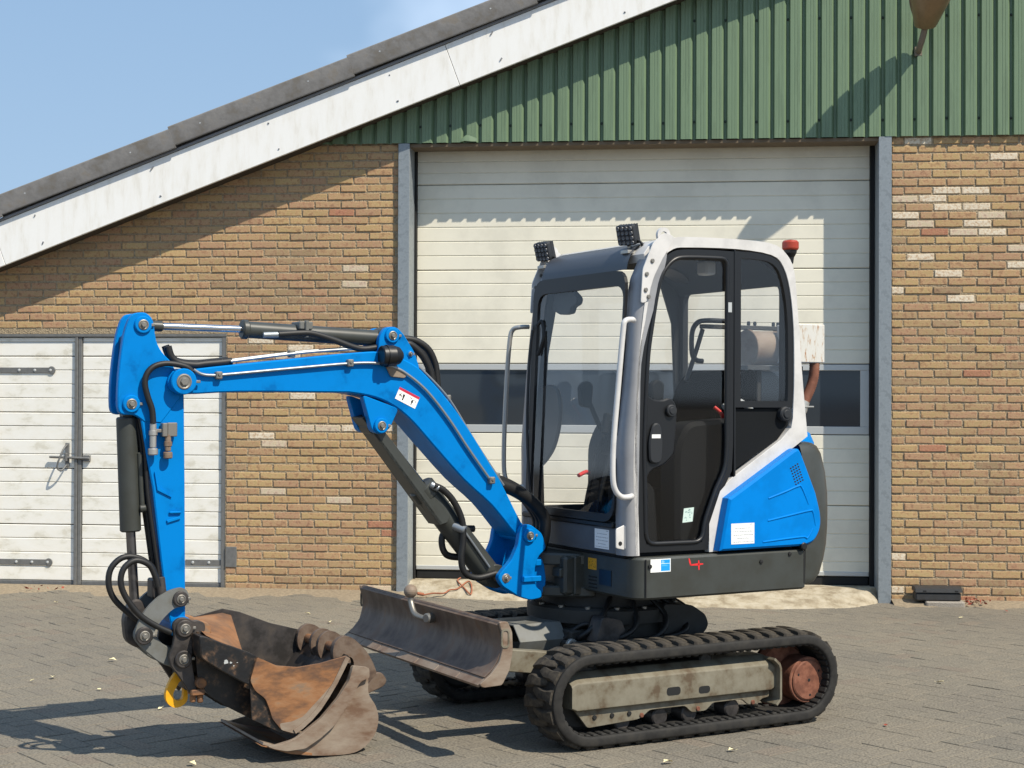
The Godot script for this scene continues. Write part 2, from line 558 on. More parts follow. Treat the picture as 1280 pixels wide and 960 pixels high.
func paver_tone(stain: FastNoiseLite, p: Vector3) -> int:
	if rng.randf() < 0.05:
		return 5
	return clampi(int(round(2.9 + stain.get_noise_2d(p.x, p.z * 1.0) * 3.4 + rng.randfn(0, 0.42))), 0, 4)

func paver_mesh(k: int) -> ArrayMesh:
	var r := RandomNumberGenerator.new()
	r.seed = 900 + k
	var mb := MB.new()
	var hx := 0.0988
	var hz := 0.0488
	var p := PackedVector2Array()
	for c in [[-hx, -hz], [0.0, -hz], [hx, -hz], [hx, 0.0], [hx, hz], [0.0, hz], [-hx, hz], [-hx, 0.0]]:
		p.append(Vector2(c[0] + r.randf_range(-0.0016, 0.0007) * signf(c[0]), c[1] + r.randf_range(-0.0016, 0.0007) * signf(c[1])))
	mb.prism(p, -0.04, 0.0, 0.0022, Transform3D(Basis(V(1, 0, 0), V(0, 0, 1), V(0, 1, 0)), Vector3.ZERO), false)
	return mb.mesh()

func build_ground() -> void:
	var mb := MB.new()
	var far := 260.0
	for i in 8:
		for j in 8:
			var x := -far + i * far / 4.0
			var z := -far + j * far / 4.0
			var s := far / 4.0
			mb.flat(V(x, 0, z), V(x + s, 0, z), V(x + s, 0, z + s), V(x, 0, z + s), Vector3.UP)
	var g := put(self, "ground", mb, mt.far_ground, Transform3D(Basis.IDENTITY, V(0, -0.0042, 0)))
	g.set_meta("kind", "structure")
	var meshes: Array = []
	for k in 5:
		meshes.append(paver_mesh(k))
	var turn := Basis(Vector3.UP, deg_to_rad(47.0))
	var cells: Array = []
	for i in range(-95, 96):
		for j in range(-95, 96):
			var c := posmod(i - j, 4)
			var at: Vector3
			var rot := 0.0
			if c == 0:
				at = V((i + 1.0) * 0.1, 0, (j + 0.5) * 0.1)
			elif c == 3:
				at = V((i + 0.5) * 0.1, 0, (j + 1.0) * 0.1)
				rot = PI / 2
			else:
				continue
			at = turn * at + V(-1.0, 0, 4.0)
			if at.x < -6.6 or at.x > 4.6 or at.z < 0.06 or at.z > 8.2:
				continue
			if at.x > -2.1 and at.x < 1.5 and at.z < 0.05:
				continue
			var b := turn * Basis(Vector3.UP, rot + (PI if rng.randf() < 0.5 else 0.0)) * Basis.from_euler(V(rng.randfn(0, 0.007), rng.randfn(0, 0.006), rng.randfn(0, 0.004)))
			var sag := 0.004 * sin(at.x * 1.7 + 0.6) * sin(at.z * 1.3)
			at.y = -0.001 + rng.randfn(0, 0.0009) + sag * 0.4
			cells.append([EYE.distance_squared_to(at) + (0.0 if in_view(at) else 1000.0), Transform3D(b, at)])
	cells.sort_custom(func(p, q): return p[0] < q[0])
	var stain := FastNoiseLite.new()
	stain.seed = 17
	stain.noise_type = FastNoiseLite.TYPE_SIMPLEX_SMOOTH
	stain.frequency = 0.55
	stain.fractal_octaves = 4
	var field: Array = []
	for k in cells.size():
		if k < 300:
			put(g, "paver", meshes[k % 5], mt.pavers[paver_tone(stain, cells[k][1].origin)], Transform3D(cells[k][1].basis, cells[k][1].origin + V(0, 0.0042, 0)))
		else:
			field.append(cells[k][1])
	var mm := MultiMesh.new()
	mm.transform_format = MultiMesh.TRANSFORM_3D
	mm.use_colors = true
	mm.mesh = meshes[0]
	mm.instance_count = field.size()
	for k in field.size():
		var t: Transform3D = field[k]
		mm.set_instance_transform(k, Transform3D(t.basis, t.origin + V(0, 0.0042, 0)))
		mm.set_instance_color(k, PAVE[paver_tone(stain, t.origin)].srgb_to_linear())
	var mi := MultiMeshInstance3D.new()
	mi.name = "paver_field"
	mi.multimesh = mm
	mi.material_override = mt.paver_field
	mi.set_meta("kind", "stuff")
	g.add_child(mi)
	# sand and dirt swept against the wall
	var rows: Array = []
	for i in 61:
		var x := -6.4 + i * 0.075
		var w := 0.30 + 0.13 * sin(i * 0.5) + 0.07 * sin(i * 1.7)
		rows.append([V(x, 0.022, 0.0), V(x, 0.013, w * 0.35), V(x, 0.006, w * 0.8), V(x, -0.004, w * 1.2)])
	mb = MB.new()
	mb.skin(rows)
	put(self, "sand_strip", mb, mt.sand).set_meta("kind", "structure")
	rows = []
	for i in 23:
		var x := 1.58 + i * 0.075
		var w := 0.16 + 0.06 * sin(i * 0.8) + 0.03 * sin(i * 2.1)
		rows.append([V(x, 0.026, 0.0), V(x, 0.018, w * 0.4), V(x, 0.006, w * 0.9), V(x, -0.004, w * 1.3)])
	mb = MB.new()
	mb.skin(rows)
	put(self, "sand_strip", mb, mt.sand).set_meta("kind", "structure")
	# concrete ramp up to the garage door
	var edge := P([-2.16, 0.02, -1.985, 0.16, -1.48, 0.30, -0.873, 0.36, -0.28, 0.45, 0.127, 0.525, 0.6, 0.54, 0.87, 0.51, 1.16, 0.41, 1.35, 0.27, 1.47, 0.06, 1.50, -0.05])
	var se := smooth2(edge, 5)
	rows = []
	for i in se.size():
		var line: Array = []
		for k in 15:
			var s := (k - 3) / 11.0
			var z := -0.26 + 0.16 * k / 3.0 if k < 3 else lerpf(-0.10, se[i].y, s)
			var fall := 1.0 if k < 3 else 1.0 - pow(s, 1.35)
			var y := 0.094 * fall - 0.003
			if k > 3 and k < 14:
				y += 0.004 * sin(se[i].x * 9.0 + k * 1.1) + 0.003 * sin(se[i].x * 23.0 - k * 2.0)
			if k >= 14:
				y = -0.012
			line.append(V(se[i].x, y, z))
		rows.append(line)
	mb = MB.new()
	mb.skin(rows)
	var rp := put(self, "concrete_ramp", mb, mt.concrete)
	rp.set_meta("kind", "structure")

# ---------------------------------------------------------------- barn
const SLOPE := 0.375
const RIDGE := 1.87

func verge(x: float) -> float:      # height of the lower edge of the fascia
	return 4.51 + SLOPE * (x if x < RIDGE else 2.0 * RIDGE - x)

func brick_mesh(k: int) -> ArrayMesh:
	var r := RandomNumberGenerator.new()
	r.seed = 300 + k
	var mb := MB.new()
	var hx := 0.0992
	var hy := 0.0250
	var p := PackedVector2Array()
	for c in [[-1.0, -1.0], [-0.3, -1.0], [0.4, -1.0], [1.0, -1.0], [1.0, 1.0], [0.35, 1.0], [-0.35, 1.0], [-1.0, 1.0]]:
		p.append(Vector2(c[0] * (hx - r.randf_range(0, 0.0032)), c[1] * (hy + 0.0006 - r.randf_range(0, 0.0032))))
	mb.prism(p, -0.025, 0.0, 0.003, Transform3D.IDENTITY, false)
	return mb.mesh()

var damp: FastNoiseLite

func brick_tone(x: float, y: float) -> int:      # tones run from dark to light; broad patches of each
	if damp == null:
		damp = FastNoiseLite.new()
		damp.seed = 23
		damp.noise_type = FastNoiseLite.TYPE_SIMPLEX_SMOOTH
		damp.frequency = 0.7
		damp.fractal_octaves = 3
	return clampi(int(round(4.8 + damp.get_noise_2d(x, y) * 4.5 - (1.6 if y < 0.2 else 0.0) + rng.randfn(0, 1.9))), 0, 9)

func lay_bricks(wall: Node, rects: Array, top: Callable) -> void:
	var meshes: Array = []
	for k in 6:
		meshes.append(brick_mesh(k))
	var all: Array = []
	for rc in rects:
		var row0 := int(round(rc[2] / 0.0622))
		var row1 := int(ceil(rc[3] / 0.0622))
		for row in range(row0, row1):
			var y := (row + 0.5) * 0.0622
			var shift := 0.1045 if row % 2 == 0 else 0.0
			shift += sin(row * 12.9) * 0.012
			var x: float = rc[0] - 0.2095 + fposmod(shift - rc[0], 0.2095)
			while x < rc[1]:
				var a := maxf(x + 0.004, rc[0])
				var b := minf(x + 0.2055, rc[1])
				x += 0.2095
				if b - a < 0.03 or y > top.call((a + b) * 0.5):
					continue
				all.append([a, b, y])
	# those that show largest are single bricks, the rest of the wall is one object
	var seen: Array = []
	for k in all.size():
		var c := V((all[k][0] + all[k][1]) * 0.5, all[k][2], 0)
		var q := cam.transform.affine_inverse() * c
		var s := 1922.0 / -q.z
		var shown: bool = absf(q.x * s) < 650.0 and absf(q.y * s) < 490.0
		if shown and c.x < -2.1 and c.y > verge(c.x) - 0.02:
			shown = false
		if shown:      # bricks hidden behind the excavator's arm or in the eaves come last
			shown = true
		seen.append([(0.0 if shown else 100.0) + absf(c.x + 0.3) * 0.01 + EYE.distance_to(c), k])
	seen.sort_custom(func(p, q): return p[0] < q[0])
	var rest: Array = []
	for n in seen.size():
		var k: int = seen[n][1]
		var a: float = all[k][0]
		var b: float = all[k][1]
		var y: float = all[k][2]
		var w := (b - a) / 0.2015
		var t := Transform3D(Basis.from_euler(V(rng.randfn(0, 0.012), rng.randfn(0, 0.006), rng.randfn(0, 0.006))).scaled_local(V(w, 1, 1)), V((a + b) * 0.5, y + rng.randfn(0, 0.0012), clampf(rng.randfn(0, 0.0022), -0.0015, 0.005)))
		var m: Material = mt.bricks[brick_tone((a + b) * 0.5, y)]
		var pale := 0.025
		if a > 1.4 and y > 2.72 and y < 3.12 and a < 2.3:
			pale = 0.55
		elif a > 1.4 and y > 2.5:
			pale = 0.12
		elif a < -2.2 and y > 0.9 and y < 2.0:
			pale = 0.08
		var roll := rng.randf()
		if roll < pale * 0.6:
			m = mt.brick_chalk
		elif roll < pale:
			m = mt.brick_pale
		elif rng.randf() < 0.012:
			m = mt.brick_red
		if n < 300:
			put(wall, "brick", meshes[rng.randi() % 6], m, t)
		else:
			rest.append(t)
	if rest.size() > 0:
		var mm := MultiMesh.new()
		mm.transform_format = MultiMesh.TRANSFORM_3D
		mm.use_colors = true
		mm.mesh = meshes[0]
		mm.instance_count = rest.size()
		for k in rest.size():
			mm.set_instance_transform(k, rest[k])
			var c: Color = mt.bricks[brick_tone(rest[k].origin.x, rest[k].origin.y)].albedo_color
			mm.set_instance_color(k, c.srgb_to_linear())
		var mi := MultiMeshInstance3D.new()
		mi.name = "brick_courses"
		mi.multimesh = mm
		var bm: StandardMaterial3D = mt.bricks[0].duplicate()
		bm.albedo_color = Color.WHITE
		bm.vertex_color_use_as_albedo = true
		mi.material_override = bm
		mi.set_meta("kind", "stuff")
		wall.add_child(mi)

func build_barn() -> void:
	var barn := base("barn")
	tag(barn, "yellow brick barn with green metal gable, white roof edge and wide cream garage door", "barn")
	var mb := MB.new()
	var R := deg_to_rad(20.556)
	# walls: a mortar body with bricks laid on it
	mb.prism(P([-6.4, -0.1, -5.42, -0.1, -5.42, 2.012, -3.535, 2.012, -3.535, -0.1, -2.163, -0.1, -2.163, 3.49, -2.56, 3.49, -2.63, 3.575, -6.4, 2.165]), -0.22, -0.0052)
	var wl := put(barn, "brick_wall", mb, mt.mortar)
	var under := func(x): return minf(3.50, verge(x) + 0.05)
	lay_bricks(wl, [[-6.3, -2.168, 2.0526, 3.52], [-3.527, -2.168, 0.0, 2.0526], [-6.3, -5.43, 0.0, 2.0526]], under)
	mb = MB.new()
	mb.prism(P([1.576, -0.1, 3.7, -0.1, 3.7, 3.49, 1.576, 3.49]), -0.22, -0.0052)
	var wr := put(barn, "brick_wall", mb, mt.mortar)
	lay_bricks(wr, [[1.582, 3.6, 0.0, 3.484]], under)
	# gable behind the cladding, and its sheets
	mb = MB.new()
	mb.prism(P([-2.62, 3.492, 5.6, 3.492, 5.6, 3.2, 5.9, 3.2, RIDGE, verge(RIDGE) + 0.1]), -0.2, -0.02)
	put(barn, "gable_wall", mb, mt.soffit)
	var pitch := 0.117
	var rib := 0
	var x0 := -2.80
	while x0 < 4.0:
		mb = MB.new()
		var line := PackedVector2Array()
		for k in 9:
			var x := x0 + k * pitch
			for q in [[0.0, 0.038], [0.026, 0.038], [0.029, 0.036], [0.033, 0.038], [0.050, 0.038], [0.053, 0.036], [0.055, 0.038], [0.072, 0.038], [0.094, 0.004], [0.108, 0.004]]:
				line.append(Vector2(x + q[0], q[1]))
		line.append(Vector2(x0 + 9 * pitch, 0.038))
		for i in line.size() - 1:
			var a := line[i]
			var b := line[i + 1]
			var ta := verge(a.x) + 0.03
			var tb := verge(b.x) + 0.03
			if ta < 3.50 and tb < 3.50:
				continue
			mb.flat(V(a.x, 3.483, a.y), V(b.x, 3.483, b.y), V(b.x, maxf(tb, 3.484), b.y), V(a.x, maxf(ta, 3.484), a.y), V(0, 0, 1))
			mb.flat(V(a.x, 3.483, a.y - 0.002), V(b.x, 3.483, b.y - 0.002), V(b.x, maxf(tb, 3.484), b.y - 0.002), V(a.x, maxf(ta, 3.484), a.y - 0.002), V(0, 0, -1))
		if mb.v.size() == 0:
			x0 += 9 * pitch
			continue
		var sheet := put(barn, "cladding_sheet", mb, mt.green)
		for k in 9:
			rib += 1
			if rib % 2 == 0:
				continue
			for y in [3.615, 4.385]:
				var x := x0 + k * pitch + 0.101
				if y < verge(x) - 0.1:
					var s := MB.new()
					s.lathe(V(x, y + 0.004 * sin(x * 20.0), 0.004), V(0, 0, 1), [Vector2(0, 0.011), Vector2(0.003, 0.011), Vector2(0.004, 0.0065), Vector2(0.011, 0.0065), Vector2(0.011, 0.0)], 8)
					put(sheet, "screw", s, mt.screw)
		x0 += 9 * pitch
	# a torn flap at the foot of the sheets
	mb = MB.new()
	mb.skin([[V(-1.68, 3.487, 0.041), V(-1.64, 3.492, 0.058), V(-1.59, 3.487, 0.052), V(-1.55, 3.488, 0.041)], [V(-1.67, 3.51, 0.041), V(-1.64, 3.52, 0.050), V(-1.60, 3.515, 0.046), V(-1.55, 3.508, 0.041)], [V(-1.65, 3.53, 0.040), V(-1.63, 3.54, 0.042), V(-1.61, 3.535, 0.042), V(-1.57, 3.52, 0.040)]])
	put(barn, "torn_flap", mb, mt.green)
	# roof: slopes, verge trims, white fascia boards, soffit
	for side in [-1.0, 1.0]:
		mb = MB.new()
		var reach := 7.70 if side < 0 else 8.3
		var lean := Transform3D(Basis(V(0, 0, 1), -side * R), V(RIDGE, verge(RIDGE) + 0.52, 0))
		mb.box(V(0 if side > 0 else -reach, -0.12, -9.0), V(reach if side > 0 else 0.0, -0.03, 0.16), 0.0, lean)
		put(barn, "roof_slope", mb, mt.verge)
		mb = MB.new()
		var h := 0.331
		var joints := [0.0, 3.77, 7.6, 8.5] if side < 0 else [0.0, 3.6, 7.2]
		for k in joints.size() - 1:
			mb = MB.new()
			var f := Transform3D(Basis(V(0, 0, 1), -side * R), V(RIDGE, verge(RIDGE), 0))
			var a: float = joints[k] + 0.002
			var b: float = joints[k + 1] - 0.002
			var xa: float = a if side > 0 else -b
			var xb: float = b if side > 0 else -a
			mb.box(V(xa, 0.0, 0.195), V(xb, h, 0.22), 0.002, f)
			var fb := put(barn, "fascia_board", mb, mt.fascia)
			var x := xa + 0.35
			while x < xb:
				for yy in [0.06, 0.27]:
					var s := MB.new()
					s.cyl(f * V(x + rng.randf_range(-0.03, 0.03), yy + rng.randf_range(-0.02, 0.02), 0.219), f * V(x, yy, 0.2225), 0.006, 8, 0.001)
					if x < xb - 0.1:
						put(fb, "nail", s, mt.drip)
				x += 1.0
		mb = MB.new()
		var fs := Transform3D(Basis(V(0, 0, 1), -side * R), V(RIDGE, verge(RIDGE), 0))
		mb.box(V(0 if side > 0 else -8.6, 0.012, 0.0), V(8.6 if side > 0 else 0.0, 0.03, 0.194), 0.0, fs)
		put(barn, "soffit_board", mb, mt.soffit_dark)
		mb = MB.new()
		mb.box(V(0 if side > 0 else -8.3, h + 0.003, 0.12), V(8.3 if side > 0 else 0.0, h + 0.022, 0.236), 0.002, fs)
		put(barn, "drip_edge", mb, mt.drip)
		for k in 6:
			var a := 0.10 + k * 1.495 if side < 0 else 0.1 + k * 1.4
			if side < 0:
				a -= 0.09
			mb = MB.new()
			var len := 1.50 if side < 0 else 1.42
			var xa: float = a if side > 0 else -a - len
			if side < 0 and k == 5:
				xa = -a - 0.52
				len = 0.53
			var hinge := V(xa + (len if side < 0 else 0.0), h, 0)
			var d := Transform3D(Basis(V(0, 0, 1), -side * R), V(RIDGE, verge(RIDGE), 0)) * Transform3D(Basis.IDENTITY, hinge) * Transform3D(Basis(V(0, 0, 1), side * 0.012), Vector3.ZERO) * Transform3D(Basis.IDENTITY, -hinge)
			var lift := 0.0015 * (k % 2)
			mb.prism(fillet(P([0.10, h + 0.185, 0.285, h + 0.172, 0.268, h + 0.016, 0.255, h + 0.016, 0.262, h + 0.158, 0.10, h + 0.170]), 0.012, 3), xa, xa + len, 0.002, d * Transform3D(Basis(V(0, 0, 1), V(0, 1, 0), V(1, 0, 0)), V(0, lift, 0)))
			var vt := put(barn, "verge_trim", mb, mt.verge)
			for q in [0.25, 1.15]:
				if q < len:
					var s := MB.new()
					s.lathe(d * V(xa + q, h + 0.11 + lift, 0.270), V(0, 0, 1), [Vector2(0, 0.009), Vector2(0.008, 0.008), Vector2(0.009, 0.0)], 8)
					put(vt, "screw", s, mt.rail)
	# steel posts and lintel of the big door
	for s in [[-2.165, -2.077, -2.095], [1.482, 1.576, 1.50]]:
		mb = MB.new()
		var out: float = s[0] if s[0] < 0 else s[1]
		var inn: float = s[1] if s[0] < 0 else s[0]
		mb.box(V(minf(out, inn), -0.05, 0.022), V(maxf(out, inn), 3.482, 0.034), 0.002)
		mb.box(V(minf(inn, inn + (0.008 if inn > 0 else -0.008)), -0.05, -0.20), V(maxf(inn, inn + (0.008 if inn > 0 else -0.008)), 3.455, 0.0215), 0.001)
		put(barn, "door_post", mb, mt.galv)
	mb = MB.new()
	mb.box(V(-2.163, 3.452, -0.20), V(1.575, 3.4815, 0.012), 0.003)
	put(barn, "lintel", mb, mt.soffit)
	mb = MB.new()
	mb.box(V(-2.165, 3.32, -0.6), V(1.576, 3.60, -0.262), 0.0)
	put(barn, "door_header", mb, mt.seal)
	for s in [[-2.0765, -2.062], [1.449, 1.4815]]:
		mb = MB.new()
		mb.box(V(s[0], 0.05, -0.27), V(s[1], 3.45, -0.20), 0.002)
		put(barn, "door_rail", mb, mt.seal)
	# sectional garage door
	var gd := group_part(barn, "garage_door")
	var edges := [3.47, 3.195, 2.52, 1.785, 1.243, 0.70, 0.162]
	for k in 6:
		var y1: float = edges[k] - 0.0025
		var y0: float = edges[k + 1] + 0.0025
		if k == 3:
			continue
		var prof := PackedVector2Array()
		prof.append(Vector2(-0.285, y0))
		prof.append(Vector2(-0.246, y0))
		prof.append(Vector2(-0.240, y0 + 0.006))
		var ribs := int(round((y1 - y0) / 0.1045))
		for i in range(1, ribs):
			var y := y0 + (y1 - y0) * i / ribs
			prof.append_array([Vector2(-0.240, y - 0.006), Vector2(-0.2455, y - 0.001), Vector2(-0.2455, y + 0.001), Vector2(-0.240, y + 0.006)])
		prof.append(Vector2(-0.240, y1 - 0.006))
		prof.append(Vector2(-0.246, y1))
		prof.append(Vector2(-0.285, y1))
		var nb := MB.new()
		nb.prism(prof, -1.446, 2.058, 0.0, Transform3D(Basis(V(0, 0, 1), V(0, 1, 0), V(-1, 0, 0)), Vector3.ZERO))
		put(gd, "door_panel", nb, mt.door)
	# glazed section: aluminium rails, stiles and dark panes
	mb = MB.new()
	mb.box(V(-2.058, 1.736, -0.285), V(1.446, 1.782, -0.238), 0.003)
	mb.box(V(-2.058, 1.246, -0.285), V(1.446, 1.306, -0.238), 0.003)
	for x in [-2.058, -1.140, 0.487, 1.380]:
		mb.box(V(x, 1.3055, -0.284), V(x + (0.066 if x > 1.3 or x < -2 else 0.055), 1.7365, -0.2395), 0.002)
	put(gd, "window_frame", mb, mt.rail)
	for s in [[-1.99, -1.142], [-1.083, 0.485], [0.544, 1.378]]:
		mb = MB.new()
		mb.box(V(s[0] - 0.004, 1.302, -0.270), V(s[1] + 0.004, 1.741, -0.256), 0.0)
		put(gd, "pane", mb, mt.pane)
	mb = MB.new()
	mb.box(V(-2.058, 0.162, -0.280), V(1.446, 0.196, -0.234), 0.004)
	put(gd, "bottom_rail", mb, mt.rail)
	mb = MB.new()
	mb.box(V(-2.058, 0.09, -0.276), V(1.446, 0.161, -0.244), 0.008)
	put(gd, "bottom_seal", mb, mt.seal)
	# dark room behind, so that no daylight shows through gaps
	mb = MB.new()
	mb.box(V(-2.3, 0.0, -0.40), V(3.7, 3.48, -0.32), 0.0)
	mb.box(V(-6.0, 0.0, -0.399), V(-2.31, 2.05, -0.321), 0.0)
	put(barn, "inner_wall", mb, mt.seal)
	# old side door: two leaves of white boards in a grey frame
	for leaf in [[-5.42, -4.772], [-4.712, -3.572]]:
		var sd := group_part(barn, "side_door")
		var y := 0.052
		var k := 0
		while y < 1.97:
			var h := 0.1115
			var top := minf(y + h, 1.985)
			var lap := 0.002 if k % 4 != 3 else 0.006
			mb = MB.new()
			mb.box(V(leaf[0] + rng.randf_range(0, 0.002), y + 0.001, -0.07), V(leaf[1], top - lap, -0.030 + rng.randf_range(-0.0015, 0.0015)), 0.0045)
			put(sd, "door_board", mb, mt.old_board)
			y += h
			k += 1
		mb = MB.new()
		mb.box(V(leaf[0], 0.015, -0.08), V(leaf[1], 0.05, -0.026), 0.004)
		put(sd, "bottom_strip", mb, mt.iron)
		mb = MB.new()
		mb.box(V(leaf[0], 0.04, -0.10), V(leaf[1], 1.985, -0.072), 0.0)
		put(sd, "backing", mb, mt.seal)
	mb = MB.new()
	mb.box(V(-5.42, 1.987, -0.09), V(-3.533, 2.0105, -0.004), 0.003)
	mb.box(V(-3.57, 0.0, -0.09), V(-3.535, 1.9865, -0.008), 0.003)
	put(barn, "side_door_frame", mb, mt.iron)
	mb = MB.new()
	mb.box(V(-4.769, 0.02, -0.06), V(-4.744, 1.985, -0.006), 0.003)
	mb.box(V(-4.742, 0.02, -0.06), V(-4.714, 1.985, -0.014), 0.003)
	put(barn, "centre_strip", mb, mt.iron)
	for s in [[-5.42, -4.955, 1.722, 1], [-5.42, -4.968, 0.195, 1], [-3.86, -3.48, 0.212, -1]]:
		mb = MB.new()
		mb.box(V(s[0], s[2] - 0.022, -0.029), V(s[1], s[2] + 0.022, -0.021), 0.002)
		if s[3] > 0:
			mb.cyl(V(s[1] - 0.012, s[2], -0.029), V(s[1] - 0.012, s[2], -0.020), 0.032, 16, 0.002)
		else:
			mb.box(V(-3.53, s[2] - 0.03, -0.0205), V(-3.44, s[2] + 0.13, 0.006), 0.003)
		var hp := put(barn, "hinge_strap", mb, mt.iron)
		for q in [0.12, 0.25, 0.38]:
			var bx: float = s[1] - q + 0.10 if s[3] > 0 else s[0] + q - 0.06
			var bb := MB.new()
			bb.lathe(V(bx, s[2], -0.021), V(0, 0, 1), [Vector2(0, 0.012), Vector2(0.005, 0.010), Vector2(0.008, 0.0)], 10)
			put(hp, "bolt", bb, mt.rail)
	mb = MB.new()
	mb.cyl(V(-4.97, 1.034, 0.0), V(-4.64, 1.024, 0.0), 0.010, 10)
	mb.box(V(-4.845, 0.955, -0.03), V(-4.815, 1.145, -0.012), 0.003)
	mb.box(V(-4.70, 1.0, -0.03), V(-4.64, 1.05, -0.006), 0.003)
	mb.box(V(-4.84, 1.0, -0.0125), V(-4.82, 1.065, 0.014), 0.003)
	mb.sweep(curve([V(-4.83, 1.13, -0.015), V(-4.84, 1.10, 0.03), V(-4.862, 1.03, 0.055), V(-4.885, 0.95, 0.05), V(-4.86, 0.93, 0.02), V(-4.835, 0.97, -0.015)]), 0.007, 8)
	put(barn, "door_bolt", mb, mt.iron)

# ---------------------------------------------------------------- small things
func build_small_things() -> void:
	# outdoor lamp on the gable
	var lamp := base("wall_lamp", Transform3D(Basis.IDENTITY, V(1.77, 4.115, 0.038)))
	tag(lamp, "weathered outdoor lamp on a bent arm fixed to the green gable", "lamp")
	var mb := MB.new()
	mb.sweep(curve([V(0, 0, 0), V(0.004, 0.03, 0.05), V(0.02, 0.10, 0.10), V(0.035, 0.19, 0.14)], 5), 0.024, 12)
	mb.box(V(-0.028, -0.035, -0.03), V(0.028, 0.035, 0.002), 0.004)
	put(lamp, "arm", mb, mt.lamp)
	var ax := V(0.02, 0.62, 0.78).normalized()
	var o := V(0.03, 0.165, 0.125)
	var up := (V(0, 1, 0) - ax * ax.y).normalized()
	var sd := ax.cross(up)
	for half in 2:
		var rows: Array = []
		for i in 13:
			var t := i / 12.0
			var w := 0.150 * sqrt(clampf(sin(PI * (0.16 + 0.74 * t)), 0, 1)) * (0.78 + 0.22 * smoothstep(0.0, 0.5, t))
			var dep := (0.085 if half == 0 else 0.10) * sqrt(clampf(sin(PI * (0.08 + 0.84 * t)), 0, 1))
			var line: Array = []
			for k in 13:
				var a := PI * k / 12.0
				line.append(o + ax * (t * 0.66) + sd * cos(a) * w + up * sin(a) * (dep if half == 0 else -dep))
			rows.append(line)
		mb = MB.new()
		mb.skin(rows)
		for e in [0, 12]:
			for k in 12:
				var nn := -ax if e == 0 else ax
				mb.tri(o + ax * (e / 12.0 * 0.66), rows[e][k], rows[e][k + 1], nn, nn, nn)
		put(lamp, "housing" if half == 0 else "bowl", mb, mt.lamp if half == 0 else mt.bowl)
	mb = MB.new()
	mb.sweep(curve([o + ax * 0.03 + sd * 0.07, o + ax * 0.2 + sd * 0.135, o + ax * 0.4 + sd * 0.15, o + ax * 0.62 + sd * 0.085]), 0.008, 6)
	mb.sweep(curve([o + ax * 0.03 - sd * 0.07, o + ax * 0.2 - sd * 0.135, o + ax * 0.4 - sd * 0.15, o + ax * 0.62 - sd * 0.085]), 0.008, 6)
	put(lamp, "rim", mb, mt.lamp)
	# bait box on its slab
	var sl := base("stone_slab", Transform3D(Basis(Vector3.UP, 0.04), V(1.93, 0.0, 0.10)))
	tag(sl, "rough grey stone slab under the black box at the wall", "slab")
	mb = MB.new()
	mb.prism(fillet(P([-0.13, -0.10, 0.155, -0.10, 0.16, 0.07, -0.11, 0.075]), 0.02, 3), -0.02, 0.032, 0.006, Transform3D(Basis(V(1, 0, 0), V(0, 0, -1), V(0, 1, 0)), Vector3.ZERO))
	put(sl, "slab", mb, mt.slab)
	var bb := base("bait_box", Transform3D(Basis(Vector3.UP, 0.04), V(1.90, 0.030, 0.085)))
	tag(bb, "low black plastic lidded box against the brick wall by the right post", "box")
	mb = MB.new()
	mb.box(V(-0.165, 0.002, -0.062), V(0.165, 0.064, 0.062), 0.01)
	put(bb, "body", mb, mt.bait)
	mb = MB.new()
	mb.prism(P([-0.066, 0.068, 0.070, 0.066, 0.064, 0.094, 0.04, 0.104, -0.06, 0.104]), -0.172, 0.172, 0.005, Transform3D(Basis(V(0, 0, 1), V(0, 1, 0), V(1, 0, 0)), Vector3.ZERO))
	put(bb, "lid", mb, mt.bait)
	for x in [-0.10, 0.13]:
		mb = MB.new()
		mb.box(V(x - 0.012, 0.070, 0.0645), V(x + 0.012, 0.082, 0.0705), 0.002)
		put(bb, "latch", mb, mt.seal)
	# cord lying on the ramp
	var pts: Array = []
	for q in [[-1.914, 0.235], [-1.85, 0.205], [-1.766, 0.20], [-1.733, 0.141], [-1.676, 0.113], [-1.618, -0.053], [-1.577, 0.05], [-1.562, 0.21], [-1.637, 0.077], [-1.702, -0.067], [-1.703, -0.225]]:
		var z: float = q[1]
		var front := 0.28
		var fall := 1.0 if z < -0.1 else 1.0 - pow((z + 0.1) / (front + 0.1), 1.35)
		pts.append(V(q[0], maxf(0.094 * fall, 0.0) + 0.008, z))
	mb = MB.new()
	mb.sweep(curve(pts), 0.006, 6)
	mb.cyl(V(-1.965, 0.035, 0.25), pts[0] + V(0, 0.002, 0), 0.012, 8)
	tag(put(self, "cord", mb, mt.cord), "thin rust coloured cord lying in a loop on the concrete ramp", "cord")
	# stray leaves
	var spots := [[-3.208, 3.267, "lying on the open paving left of the bucket linkage", 0.06], [-3.328, 3.816, "large pale leaf at the left edge of the paving", 0.06], [-3.399, 3.92, "", 0.03], [-2.956, 4.111, "beside the yellow lifting eye shadow", 0.035], [-2.484, 4.544, "close to the yellow lifting eye", 0.035], [-2.566, 1.232, "on the paving behind the bucket, the farther of two", 0.045], [-2.323, 1.625, "on the paving between bucket and dozer blade", 0.05], [0.229, 5.101, "on the paving in front of the near track", 0.045], [1.387, 3.341, "on the paving right of the near track", 0.05], [0.953, 4.49, "", 0.035], [1.945, 0.811, "on the paving in front of the black box", 0.035], [2.329, 0.434, "", 0.03], [-0.041, 5.353, "at the bottom edge under the near track", 0.06], [-1.975, 5.625, "at the bottom edge below the bucket", 0.05], [-4.527, 0.909, "near the foot of the white side door", 0.04]]
